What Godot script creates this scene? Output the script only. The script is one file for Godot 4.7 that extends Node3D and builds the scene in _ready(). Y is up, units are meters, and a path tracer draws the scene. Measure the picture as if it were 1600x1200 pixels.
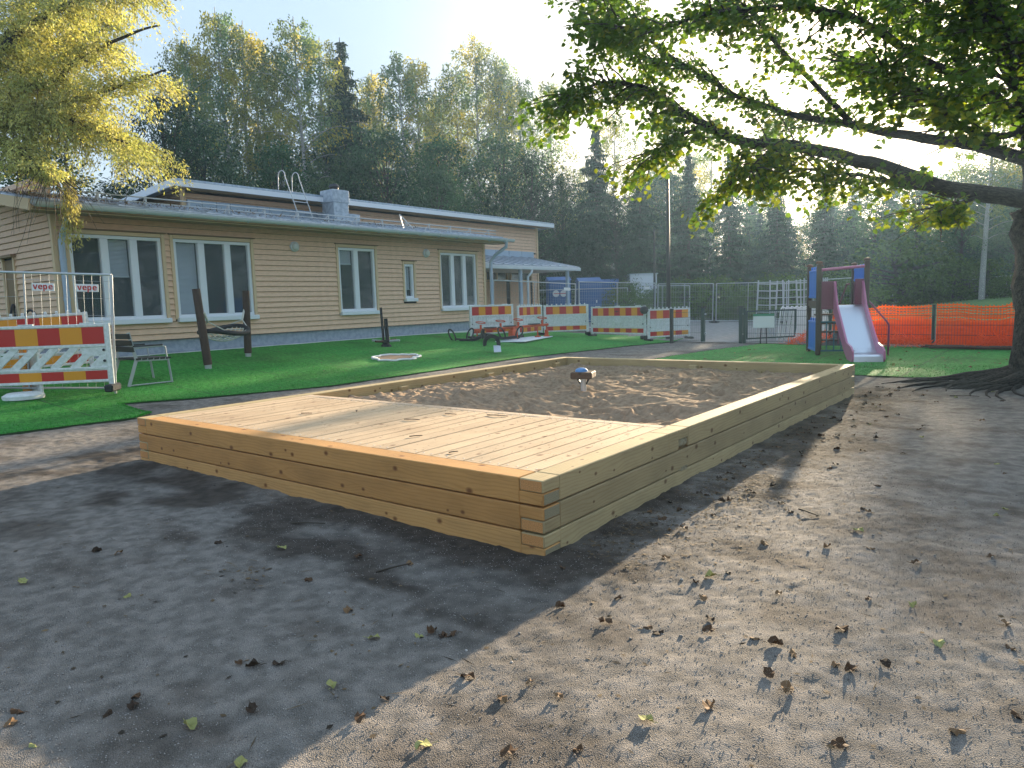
extends Node3D

# ---------------------------------------------------------------- mesh builder
class MB:
	var v := PackedVector3Array()
	var n := PackedVector3Array()
	var t := PackedVector2Array()
	var c := PackedColorArray()
	var ix := PackedInt32Array()
	var col := Color.WHITE
	var colored := false

	func vert(p: Vector3, nn: Vector3, uv: Vector2) -> int:
		v.push_back(p)
		n.push_back(nn)
		t.push_back(uv)
		c.push_back(col)
		return v.size() - 1

	func tri(a: Vector3, b: Vector3, d: Vector3, out := Vector3.ZERO, ua := Vector2.ZERO, ub := Vector2.ZERO, ud := Vector2.ZERO) -> void:
		var nn := (b - a).cross(d - a).normalized()
		if out != Vector3.ZERO and nn.dot(out) < 0.0:
			tri(a, d, b, Vector3.ZERO, ua, ud, ub)
			return
		var i := vert(a, nn, ua)
		vert(b, nn, ub)
		vert(d, nn, ud)
		ix.append_array(PackedInt32Array([i, i + 2, i + 1]))

	func quad(a: Vector3, b: Vector3, d: Vector3, e: Vector3, out := Vector3.ZERO, ua := Vector2.ZERO, ub := Vector2.ZERO, ud := Vector2.ZERO, ue := Vector2.ZERO) -> void:
		var nn := (d - a).cross(e - b).normalized()
		if out != Vector3.ZERO and nn.dot(out) < 0.0:
			quad(e, d, b, a, Vector3.ZERO, ue, ud, ub, ua)
			return
		var i := vert(a, nn, ua)
		vert(b, nn, ub)
		vert(d, nn, ud)
		vert(e, nn, ue)
		ix.append_array(PackedInt32Array([i, i + 2, i + 1, i, i + 3, i + 2]))

	# a box with chamfered edges; uv runs along its longest side in metres
	func box(at: Vector3, s: Vector3, bas := Basis(), bev := 0.0, off := Vector2.ZERO) -> void:
		var h := s * 0.5
		bev = minf(bev, minf(h.x, minf(h.y, h.z)) * 0.8)
		var l := 0
		if s.y > s[l]: l = 1
		if s.z > s[l]: l = 2
		for k in 3:
			var i := (k + 1) % 3
			var j := (k + 2) % 3
			for sg in [-1.0, 1.0]:
				var ps := []
				var us := []
				for q in [[-1, -1], [1, -1], [1, 1], [-1, 1]]:
					var p := Vector3()
					p[k] = sg * h[k]
					p[i] = q[0] * (h[i] - bev)
					p[j] = q[1] * (h[j] - bev)
					ps.append(at + bas * p)
					var u: float = p[l] if l != k else p[i]
					var w: float = p[j] if l == i else p[i]
					if l == k: w = p[j]
					us.append(Vector2(u, w + k * 0.013) + off)
				var nn := Vector3()
				nn[k] = sg
				quad(ps[0], ps[1], ps[2], ps[3], bas * nn, us[0], us[1], us[2], us[3])
			if bev > 0.0:
				for si in [-1.0, 1.0]:
					for sj in [-1.0, 1.0]:
						var p1 := Vector3()
						var p2 := Vector3()
						p1[i] = si * h[i]
						p1[j] = sj * (h[j] - bev)
						p2[i] = si * (h[i] - bev)
						p2[j] = sj * h[j]
						var e := Vector3()
						e[k] = h[k] - bev
						var o := Vector3()
						o[i] = si
						o[j] = sj
						var ua := Vector2((p1 - e)[l], p1[j]) + off
						var ub := Vector2((p1 + e)[l], p1[j]) + off
						quad(at + bas * (p1 - e), at + bas * (p2 - e), at + bas * (p2 + e), at + bas * (p1 + e), bas * o, ua, ua, ub, ub)
		if bev > 0.0:
			for sx in [-1.0, 1.0]:
				for sy in [-1.0, 1.0]:
					for sz in [-1.0, 1.0]:
						var s3 := Vector3(sx, sy, sz)
						var q := h - Vector3.ONE * bev
						var a := Vector3(h.x, q.y, q.z) * s3
						var b := Vector3(q.x, h.y, q.z) * s3
						var d := Vector3(q.x, q.y, h.z) * s3
						tri(at + bas * a, at + bas * b, at + bas * d, bas * s3, off, off, off)

	# a bar of rectangular section between two points
	func bar(a: Vector3, b: Vector3, w: float, d: float, bev := 0.0, up := Vector3.UP) -> void:
		var y := (b - a).normalized()
		if absf(y.dot(up)) > 0.98: up = Vector3.RIGHT
		var x := up.cross(y).normalized()
		box((a + b) * 0.5, Vector3(w, a.distance_to(b), d), Basis(x, y, x.cross(y)), bev)

	func tube(pts: Array, r0: float, r1 := -1.0, sides := 8, caps := true, rad := PackedFloat32Array()) -> void:
		if r1 < 0.0: r1 = r0
		var m := pts.size()
		var first := v.size()
		var up := Vector3.UP
		var len := 0.0
		for k in m:
			var d: Vector3 = (pts[mini(k + 1, m - 1)] - pts[maxi(k - 1, 0)]).normalized()
			if k == 0:
				up = Vector3.UP if absf(d.y) < 0.9 else Vector3.RIGHT
			else:
				len += pts[k].distance_to(pts[k - 1])
			var x := up.cross(d).normalized()
			up = d.cross(x).normalized()
			var r := lerpf(r0, r1, float(k) / (m - 1)) if rad.is_empty() else rad[k]
			for s in sides + 1:
				var a := TAU * s / sides
				var nn := x * cos(a) + up * sin(a)
				vert(pts[k] + nn * r, nn, Vector2(float(s) / sides, len))
		for k in m - 1:
			for s in sides:
				var i := first + k * (sides + 1) + s
				var j := i + sides + 1
				ix.append_array(PackedInt32Array([i, j + 1, i + 1, i, j, j + 1]))
		if caps:
			for k in [0, m - 1]:
				var d: Vector3 = (pts[0] - pts[1]).normalized() if k == 0 else (pts[m - 1] - pts[m - 2]).normalized()
				var ctr := vert(pts[k], d, Vector2(0.5, 0.5))
				var i: int = first + k * (sides + 1)
				var ring := v.size()
				for s in sides + 1:
					var a := TAU * s / sides
					vert(v[i + s], d, Vector2(0.5 + cos(a) * 0.5, 0.5 + sin(a) * 0.5))
				for s in sides:
					if k == 0: ix.append_array(PackedInt32Array([ctr, ring + s, ring + s + 1]))
					else: ix.append_array(PackedInt32Array([ctr, ring + s + 1, ring + s]))

	# profile of (radius, height) turned about y
	func lathe(prof: Array, sides: int, at := Vector3.ZERO, bas := Basis()) -> void:
		for k in prof.size() - 1:
			var a: Vector2 = prof[k]
			var b: Vector2 = prof[k + 1]
			var sl := Vector2(b.y - a.y, a.x - b.x).normalized()
			var first := v.size()
			for s in sides + 1:
				var an := TAU * s / sides
				var dr := Vector3(cos(an), 0, sin(an))
				var nn := bas * (dr * sl.x + Vector3.UP * sl.y)
				vert(at + bas * (dr * a.x + Vector3.UP * a.y), nn, Vector2(float(s) / sides, a.y))
				vert(at + bas * (dr * b.x + Vector3.UP * b.y), nn, Vector2(float(s) / sides, b.y))
			for s in sides:
				var i := first + s * 2
				ix.append_array(PackedInt32Array([i, i + 3, i + 1, i, i + 2, i + 3]))

	# a thin leaf: a diamond along d, of length l and width w
	func leaf(p: Vector3, d: Vector3, side: Vector3, l: float, w: float) -> void:
		var nn := side.cross(d).normalized()
		var i := vert(p, nn, Vector2(0, 0))
		vert(p + d * l * 0.45 + side * w * 0.5, nn, Vector2(1, 0.5))
		vert(p + d * l, nn, Vector2(0, 1))
		vert(p + d * l * 0.45 - side * w * 0.5, nn, Vector2(0, 0.5))
		ix.append_array(PackedInt32Array([i, i + 2, i + 1, i, i + 3, i + 2]))

	func mesh() -> ArrayMesh:
		var a := []
		a.resize(Mesh.ARRAY_MAX)
		a[Mesh.ARRAY_VERTEX] = v
		a[Mesh.ARRAY_NORMAL] = n
		a[Mesh.ARRAY_TEX_UV] = t
		if colored: a[Mesh.ARRAY_COLOR] = c
		a[Mesh.ARRAY_INDEX] = ix
		var m := ArrayMesh.new()
		m.add_surface_from_arrays(Mesh.PRIMITIVE_TRIANGLES, a)
		return m

# ---------------------------------------------------------------- naming and tagging
var taken := {}
var M := {}
var rng := RandomNumberGenerator.new()

func numbered(parent: Node, called: String) -> String:
	var key := str(parent.get_instance_id()) + called
	var k: int = taken.get(key, 0)
	taken[key] = k + 1
	return called if k == 0 else "%s_%03d" % [called, k]

func thing(called: String, label: String, category: String, at := Vector3.ZERO, turn := 0.0, group := "") -> Node3D:
	var o := Node3D.new()
	o.name = numbered(self, called)
	add_child(o, true)
	o.position = at
	o.rotation.y = turn
	tag(o, label, category, group)
	return o

func tag(o: Node, label: String, category: String, group := "") -> void:
	o.set_meta("label", label)
	o.set_meta("category", category)
	if group: o.set_meta("group", group)

func part(parent: Node, called: String, mb, mat: Material, label := "", at := Vector3.ZERO) -> MeshInstance3D:
	var o := MeshInstance3D.new()
	o.mesh = mb.mesh() if mb is MB else mb
	o.material_override = mat
	o.name = numbered(parent, called)
	o.position = at
	if label: o.set_meta("label", label)
	parent.add_child(o, true)
	return o

func structure(called: String, mb, mat: Material, label: String, category: String) -> MeshInstance3D:
	var o := part(self, called, mb, mat)
	tag(o, label, category)
	o.set_meta("kind", "structure")
	return o

func stuff(o: Node) -> Node:
	o.set_meta("kind", "stuff")
	return o

func dup(root: Node3D, at: Vector3, turn: float, label: String, group := "") -> Node3D:
	var r: Node3D = root.duplicate()
	r.name = numbered(self, String(root.name).rstrip("0123456789_"))
	add_child(r, true)
	r.position = at
	r.rotation.y = turn
	r.set_meta("label", label)
	if group: r.set_meta("group", group)
	return r

func many(parent: Node, called: String, mesh: Mesh, mat: Material, places: Array, colors := PackedColorArray()) -> MultiMeshInstance3D:
	var mm := MultiMesh.new()
	mm.transform_format = MultiMesh.TRANSFORM_3D
	mm.use_colors = colors.size() > 0
	mm.mesh = mesh
	mm.instance_count = places.size()
	for i in places.size():
		mm.set_instance_transform(i, places[i])
		if colors.size(): mm.set_instance_color(i, colors[i])
	var o := MultiMeshInstance3D.new()
	o.multimesh = mm
	o.material_override = mat
	o.name = numbered(parent, called)
	parent.add_child(o, true)
	o.set_meta("kind", "stuff")
	return o

# ---------------------------------------------------------------- materials
func lin(r: float, g: float, b: float, a := 1.0) -> Color:
	var k := Color(r, g, b).linear_to_srgb()
	k.a = a
	return k

func mat(r: float, g: float, b: float, rough := 0.7, metal := 0.0) -> StandardMaterial3D:
	var m := StandardMaterial3D.new()
	m.albedo_color = lin(r, g, b)
	m.roughness = rough
	m.metallic = metal
	return m

func noise(sd: int, freq: float, oct := 4, kind := FastNoiseLite.TYPE_SIMPLEX_SMOOTH) -> FastNoiseLite:
	var f := FastNoiseLite.new()
	f.seed = sd
	f.frequency = freq
	f.noise_type = kind
	f.fractal_type = FastNoiseLite.FRACTAL_FBM if oct > 1 else FastNoiseLite.FRACTAL_NONE
	f.fractal_octaves = oct
	return f

func grey(f: FastNoiseLite, w: int, h: int) -> PackedByteArray:
	var im := f.get_seamless_image(w, h)
	im.convert(Image.FORMAT_L8)
	return im.get_data()

func tex(data: PackedByteArray, w: int, h: int, fmt := Image.FORMAT_RGB8) -> ImageTexture:
	return ImageTexture.create_from_image(Image.create_from_data(w, h, false, fmt, data))

# blend two linear colours by a byte map, with a finer one on top
func ramp_tex(a: PackedByteArray, b: PackedByteArray, w: int, h: int, lo: Color, hi: Color, fine: float) -> ImageTexture:
	var out := PackedByteArray()
	out.resize(w * h * 3)
	for i in w * h:
		var k := clampf((a[i] / 255.0 - 0.25) * 2.0, 0.0, 1.0)
		var q := lo.lerp(hi, k) * (1.0 + (b[i] / 255.0 - 0.5) * fine)
		q = q.linear_to_srgb()
		out[i * 3] = clampi(int(q.r * 255.0), 0, 255)
		out[i * 3 + 1] = clampi(int(q.g * 255.0), 0, 255)
		out[i * 3 + 2] = clampi(int(q.b * 255.0), 0, 255)
	return tex(out, w, h)

# four planks of knotty pine one above another; repeats along u
func wood_tex() -> Array:
	var w := 1024
	var h := 512
	var nz := noise(5, 1.0, 3)
	var fine := noise(9, 1.0, 2)
	var out := PackedByteArray()
	out.resize(w * h * 3)
	var bump := PackedByteArray()
	bump.resize(w * h)
	var r := RandomNumberGenerator.new()
	r.seed = 77
	for band in 4:
		var knots := []
		for k in 6:
			knots.append([r.randf() * 2.4, r.randf_range(0.02, 0.13), r.randf_range(0.006, 0.017), r.randf_range(-1, 1)])
		var ctr := r.randf_range(-0.05, 0.2)
		for py in 128:
			var vv := py / 128.0 * 0.15
			for px in w:
				var u := px / float(w) * 2.4
				var cu := cos(u / 2.4 * TAU) * 0.382
				var su := sin(u / 2.4 * TAU) * 0.382
				var warp := nz.get_noise_3d(cu * 2.0, su * 2.0, vv * 4.0 + band * 7.0)
				var t := absf(vv - ctr) * 95.0 + warp * 1.7
				var dark := 0.0
				for kn in knots:
					var du: float = absf(u - kn[0])
					du = minf(du, 2.4 - du)
					if du < 0.2:
						var dv: float = vv - kn[1]
						var e: float = du * du * 90.0 / (kn[2] * 100.0) + dv * dv * 900.0
						t += exp(-e) * 3.0 * kn[3]
						var d: float = sqrt(du * du * 0.55 + dv * dv) / kn[2]
						if d < 1.6:
							dark = maxf(dark, clampf(1.5 - d, 0.0, 1.0))
				var s := 0.5 + 0.5 * sin(t * TAU * 0.5)
				s = s * s * s
				var g := fine.get_noise_3d(cu * 9.0, su * 9.0, vv * 900.0 + band * 31.0)
				var q := Color(0.93, 0.93, 0.93).lerp(Color(0.66, 0.54, 0.40), s * 0.42) * (1.0 + g * 0.15 + warp * 0.24)
				q = q.lerp(Color(0.25, 0.14, 0.075), dark * 0.9)
				q = q.linear_to_srgb()
				var i := (band * 128 + py) * w + px
				out[i * 3] = clampi(int(q.r * 255.0), 0, 255)
				out[i * 3 + 1] = clampi(int(q.g * 255.0), 0, 255)
				out[i * 3 + 2] = clampi(int(q.b * 255.0), 0, 255)
				bump[i] = clampi(int(150 - s * 15 + g * 60.0 - dark * 20.0), 0, 255)
	return [tex(out, w, h), tex(bump, w, h, Image.FORMAT_L8)]

func end_tex() -> ImageTexture:
	var out := PackedByteArray()
	out.resize(128 * 128 * 3)
	var nz := noise(15, 0.02, 3)
	for y in 128:
		for x in 128:
			var d := Vector2(x - 60, y - 150).length() + nz.get_noise_2d(x, y) * 7.0
			var s := 0.5 + 0.5 * sin(d * 0.9)
			var rad := absf(fposmod(atan2(y - 150, x - 60) * 9.0, 1.0) - 0.5) < 0.03
			var q := Color(0.95, 0.95, 0.95).lerp(Color(0.58, 0.46, 0.34), s * 0.7) * (0.75 if rad else 1.0) * (1.0 + nz.get_noise_2d(x * 5, y * 5) * 0.25)
			q = q.linear_to_srgb()
			var i := (y * 128 + x) * 3
			out[i] = clampi(int(q.r * 255), 0, 255)
			out[i + 1] = clampi(int(q.g * 255), 0, 255)
			out[i + 2] = clampi(int(q.b * 255), 0, 255)
	return tex(out, 128, 128)

func leaf_mat(r: float, g: float, b: float, through := 0.9, rough := 0.55) -> StandardMaterial3D:
	var m := mat(r, g, b, rough)
	m.vertex_color_use_as_albedo = true
	m.backlight_enabled = true
	m.backlight = Color(through, through, through * 0.6).linear_to_srgb()
	m.metallic_specular = 0.3
	return m

func wood_mat(r: float, g: float, b: float, rough := 0.75) -> StandardMaterial3D:
	var m := mat(r, g, b, rough)
	m.albedo_texture = M.wood_albedo
	m.heightmap_enabled = true
	m.heightmap_texture = M.wood_height
	m.heightmap_scale = 0.25
	m.uv1_scale = Vector3(1 / 2.4, 1 / 0.6, 1)
	return m

func materials() -> void:
	var w := wood_tex()
	M.wood_albedo = w[0]
	M.wood_height = w[1]
	M.pine = wood_mat(0.47, 0.35, 0.17)
	M.pine_warm = wood_mat(0.58, 0.29, 0.085)
	M.pine_pale = wood_mat(0.62, 0.45, 0.30)
	M.deck = wood_mat(0.64, 0.455, 0.275)
	M.deck.vertex_color_use_as_albedo = true
	M.pine_green = wood_mat(0.44, 0.33, 0.165)
	M.warm_set = [M.pine_warm, wood_mat(0.52, 0.255, 0.075), wood_mat(0.62, 0.33, 0.11)]
	M.green_set = [M.pine_green, wood_mat(0.38, 0.285, 0.145), wood_mat(0.47, 0.36, 0.185)]
	M.dark_wood = wood_mat(0.062, 0.035, 0.022, 0.6)
	M.brown_wood = wood_mat(0.10, 0.055, 0.03, 0.7)
	M.end = mat(0.66, 0.32, 0.11, 0.85)
	M.end.albedo_texture = end_tex()
	M.end_grey = mat(0.34, 0.30, 0.19, 0.85)
	M.end_grey.albedo_texture = M.end.albedo_texture
	# gravel
	var n1 := grey(noise(1, 0.012, 5), 1024, 1024)
	var n2 := grey(noise(2, 0.33, 3), 1024, 1024)
	var cel := noise(3, 0.14, 2, FastNoiseLite.TYPE_CELLULAR)
	var n3 := grey(cel, 1024, 1024)
	var hgt := PackedByteArray()
	hgt.resize(1024 * 1024)
	for i in 1024 * 1024:
		hgt[i] = clampi(int(n1[i] * 0.4 + n2[i] * 0.6 + n3[i] * 0.06), 0, 255)
	M.gravel_height = tex(hgt, 1024, 1024, Image.FORMAT_L8)
	M.gravel = mat(1, 1, 1, 0.95)
	M.gravel.albedo_texture = ramp_tex(n1, n2, 1024, 1024, Color(0.155, 0.139, 0.122), Color(0.25, 0.222, 0.196), 1.6)
	M.gravel.vertex_color_use_as_albedo = true
	M.gravel.heightmap_enabled = true
	M.gravel.heightmap_texture = M.gravel_height
	M.gravel.heightmap_scale = 1.2
	M.gravel.metallic_specular = 0.25
	M.gravel.uv1_scale = Vector3(0.62, 0.62, 1)
	M.sand = mat(1, 1, 1, 0.95)
	M.sand.albedo_texture = ramp_tex(n1, n2, 1024, 1024, Color(0.29, 0.20, 0.13), Color(0.40, 0.285, 0.19), 0.6)
	M.sand.heightmap_enabled = true
	M.sand.heightmap_texture = M.gravel_height
	M.sand.heightmap_scale = 0.7
	M.sand.metallic_specular = 0.2
	M.sand.uv1_scale = Vector3(0.9, 0.9, 1)
	M.turf = mat(1, 1, 1, 0.8)
	M.turf.vertex_color_use_as_albedo = true
	M.turf.albedo_texture = ramp_tex(n1, n2, 1024, 1024, Color(0.046, 0.26, 0.038), Color(0.092, 0.42, 0.072), 1.3)
	M.turf.heightmap_enabled = true
	M.turf.heightmap_texture = tex(n2, 1024, 1024, Image.FORMAT_L8)
	M.turf.heightmap_scale = 2.0
	M.turf.metallic_specular = 0.3
	M.turf.uv1_scale = Vector3(0.8, 0.8, 1)
	M.turf_edge = mat(0.03, 0.06, 0.02, 0.9)
	M.asphalt = mat(1, 1, 1, 0.9)
	M.asphalt.albedo_texture = ramp_tex(n1, n2, 1024, 1024, Color(0.16, 0.155, 0.155), Color(0.24, 0.232, 0.228), 0.6)
	M.asphalt.uv1_scale = Vector3(0.3, 0.3, 1)
	M.grass = mat(1, 1, 1, 0.9)
	M.grass.albedo_texture = ramp_tex(n1, n2, 1024, 1024, Color(0.055, 0.13, 0.025), Color(0.115, 0.22, 0.045), 1.0)
	M.grass.uv1_scale = Vector3(0.2, 0.2, 1)
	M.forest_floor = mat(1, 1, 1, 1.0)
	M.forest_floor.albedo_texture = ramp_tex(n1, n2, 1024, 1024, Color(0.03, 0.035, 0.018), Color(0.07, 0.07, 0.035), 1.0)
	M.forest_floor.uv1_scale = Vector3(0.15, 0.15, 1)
	M.concrete = mat(1, 1, 1, 0.9)
	M.concrete.albedo_texture = ramp_tex(n1, n2, 1024, 1024, Color(0.27, 0.32, 0.39), Color(0.36, 0.41, 0.48), 0.35)
	M.concrete.uv1_triplanar = true
	M.concrete.uv1_scale = Vector3(0.5, 0.5, 0.5)
	# bark
	var b1 := grey(noise(21, 0.02, 5, FastNoiseLite.TYPE_SIMPLEX_SMOOTH), 512, 512)
	var b2 := grey(noise(22, 0.07, 3, FastNoiseLite.TYPE_CELLULAR), 512, 512)
	M.bark = mat(1, 1, 1, 0.95)
	M.bark.albedo_texture = ramp_tex(b1, b2, 512, 512, Color(0.022, 0.018, 0.014), Color(0.075, 0.062, 0.048), 0.9)
	M.bark.heightmap_enabled = true
	M.bark.heightmap_texture = tex(b2, 512, 512, Image.FORMAT_L8)
	M.bark.heightmap_scale = 3.0
	M.bark.uv1_scale = Vector3(2, 0.9, 1)
	M.birch_bark = mat(1, 1, 1, 0.8)
	M.birch_bark.albedo_texture = ramp_tex(b2, b1, 512, 512, Color(0.12, 0.11, 0.10), Color(0.75, 0.72, 0.68), 0.6)
	M.birch_bark.uv1_scale = Vector3(1, 0.6, 1)
	M.twig_bark = mat(0.055, 0.042, 0.03, 0.9)
	# painted surfaces get faint dirt
	M.siding = mat(1, 1, 1, 0.6)
	M.siding.albedo_texture = ramp_tex(n1, n2, 1024, 1024, Color(0.69, 0.455, 0.295), Color(0.80, 0.535, 0.355), 0.16)
	M.siding.uv1_triplanar = true
	M.siding.uv1_scale = Vector3(0.4, 1.6, 0.4)
	M.trim_cream = mat(0.66, 0.49, 0.30, 0.6)
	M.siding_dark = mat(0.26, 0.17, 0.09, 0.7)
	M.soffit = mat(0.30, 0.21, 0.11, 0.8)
	M.white = mat(0.74, 0.78, 0.82, 0.45)
	M.white_plain = mat(0.78, 0.78, 0.77, 0.5)
	M.roof = mat(1, 1, 1, 0.42, 0.35)
	M.roof.albedo_texture = ramp_tex(n1, n2, 1024, 1024, Color(0.30, 0.36, 0.44), Color(0.43, 0.50, 0.58), 0.3)
	M.roof.uv1_triplanar = true
	M.roof.uv1_scale = Vector3(0.5, 0.5, 0.5)
	M.gutter = mat(0.56, 0.62, 0.67, 0.4, 0.2)
	M.pipe_blue = mat(0.36, 0.46, 0.58, 0.4, 0.1)
	M.steel = mat(0.55, 0.56, 0.58, 0.35, 0.8)
	M.galv = mat(0.50, 0.53, 0.55, 0.5, 0.6)
	M.grey_paint = mat(0.42, 0.46, 0.46, 0.5)
	M.black = mat(0.018, 0.018, 0.02, 0.5)
	M.rubber = mat(0.022, 0.022, 0.024, 0.75)
	M.dark_green = mat(0.012, 0.045, 0.038, 0.5)
	M.dark_slat = mat(0.03, 0.032, 0.032, 0.5)
	M.room = mat(0.05, 0.05, 0.055, 0.9)
	M.blind = mat(0.62, 0.70, 0.78, 0.6)
	M.glass = StandardMaterial3D.new()
	M.glass.albedo_color = Color(0.55, 0.62, 0.64, 0.12)
	M.glass.transparency = BaseMaterial3D.TRANSPARENCY_ALPHA
	M.glass.roughness = 0.03
	M.red_band = mat(0.50, 0.022, 0.016, 0.35)
	M.yellow_band = mat(0.74, 0.30, 0.015, 0.35)
	M.plastic_white = mat(1, 1, 1, 0.5)
	M.plastic_white.albedo_texture = ramp_tex(n1, n2, 1024, 1024, Color(0.60, 0.63, 0.60), Color(0.75, 0.77, 0.76), 0.15)
	M.plastic_white.uv1_triplanar = true
	M.orange = mat(0.62, 0.095, 0.03, 0.5)
	M.orange_net = mat(0.95, 0.17, 0.015, 0.55)
	M.orange_net.backlight_enabled = true
	M.orange_net.backlight = lin(0.95, 0.15, 0.012)
	M.blue_play = mat(0.015, 0.19, 0.72, 0.35)
	M.pink = mat(0.52, 0.16, 0.29, 0.4)
	M.plum = mat(0.20, 0.045, 0.09, 0.45)
	M.turquoise = mat(0.02, 0.14, 0.20, 0.45)
	M.slide_steel = mat(0.62, 0.64, 0.68, 0.28, 0.9)
	M.toilet_blue = mat(0.03, 0.11, 0.30, 0.5)
	M.sign_green = mat(0.02, 0.22, 0.11, 0.5)
	M.rope = mat(0.62, 0.60, 0.54, 0.9)
	M.lamp_glass = mat(0.55, 0.58, 0.55, 0.3)
	M.bowl_blue = mat(0.08, 0.25, 0.55, 0.35)
	M.litter = mat(0.16, 0.11, 0.06, 0.95)
	M.litter.vertex_color_use_as_albedo = true
	M.dead_leaf = leaf_mat(1, 1, 1, 0.5, 0.7)
	M.maple_leaf = leaf_mat(1, 1, 1, 0.92, 0.5)
	M.willow_leaf = leaf_mat(1, 1, 1, 0.9, 0.5)
	M.foliage = leaf_mat(1, 1, 1, 0.8, 0.6)
	M.needles = leaf_mat(1, 1, 1, 0.25, 0.7)

# ---------------------------------------------------------------- terrain
func base_height(x: float, z: float) -> float:
	var y := 0.0
	var t := clampf((-9.6 - x) / 5.6, 0.0, 1.25)
	if t > 0.0: y = 0.43 * pow(t, 1.25) * (1.0 - smoothstep(14.0, 26.0, -z) * 0.6)
	return y + smoothstep(24.0, 50.0, -z) * smoothstep(-14.0, 2.0, x)

func on(x: float, z: float, lift := 0.0) -> Vector3:
	return Vector3(x, base_height(x, z) + lift, z)
const LEAVES := "-2.68,-0.73,0;-2.62,-0.69,1;-2.42,-0.69,2;-2.42,-0.90,3;-2.44,-1.00,0;-2.39,-0.97,3;-2.12,-1.02,2;-2.35,-1.33,0;-2.29,-1.35,3;-2.03,-1.18,3;-1.82,-1.01,2;-2.23,-1.42,3;-2.83,-1.99,0;-1.71,-1.36,0;-1.73,-1.48,3;-1.94,-1.43,2;-2.40,-1.88,1;-2.10,-1.76,2;-1.45,-1.38,2;-1.96,-1.94,0;-1.90,-1.94,3;-1.98,-1.89,2;-1.89,-1.97,0;-1.61,-1.76,0;-1.42,-1.72,1;-1.22,-1.50,0;-1.68,-2.45,0;-1.90,-2.80,0;-1.43,-2.41,0;-1.27,-2.47,0;-1.22,-2.46,3;-1.05,-2.56,0;-1.09,-2.67,3;-0.88,-2.59,1;-0.80,-2.58,0;-0.72,-2.54,1;-0.63,-2.84,0;-0.58,-2.54,1;-0.53,-2.54,0;-0.44,-2.64,3;-0.75,-2.35,0;-0.97,-1.87,2;-0.84,-2.05,1;-0.67,-2.28,1;-1.27,-1.83,1;-1.40,-1.85,1;-0.31,-2.90,2;-0.10,-3.01,0;-0.06,-2.53,0;-0.61,-3.21,0;-0.73,-3.87,1;-1.25,-4.29,3;-0.94,-3.07,1;-1.20,-2.86,1;-1.52,-2.67,0;-1.30,-3.01,0;-1.54,-3.20,1;-4.00,-1.17,2;-4.02,-1.63,1;-4.17,-1.58,3;-3.38,-1.39,2;-3.34,-2.19,2;-3.72,-2.04,3;-2.60,-2.44,1;-2.88,-2.34,0;-0.95,-7.08,2;-0.84,-4.12,2;-2.08,-3.63,0;-0.51,-3.76,0;-0.23,-4.05,0;-0.46,-2.07,0;-1.07,-1.63,0;-1.20,-3.67,1"
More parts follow.
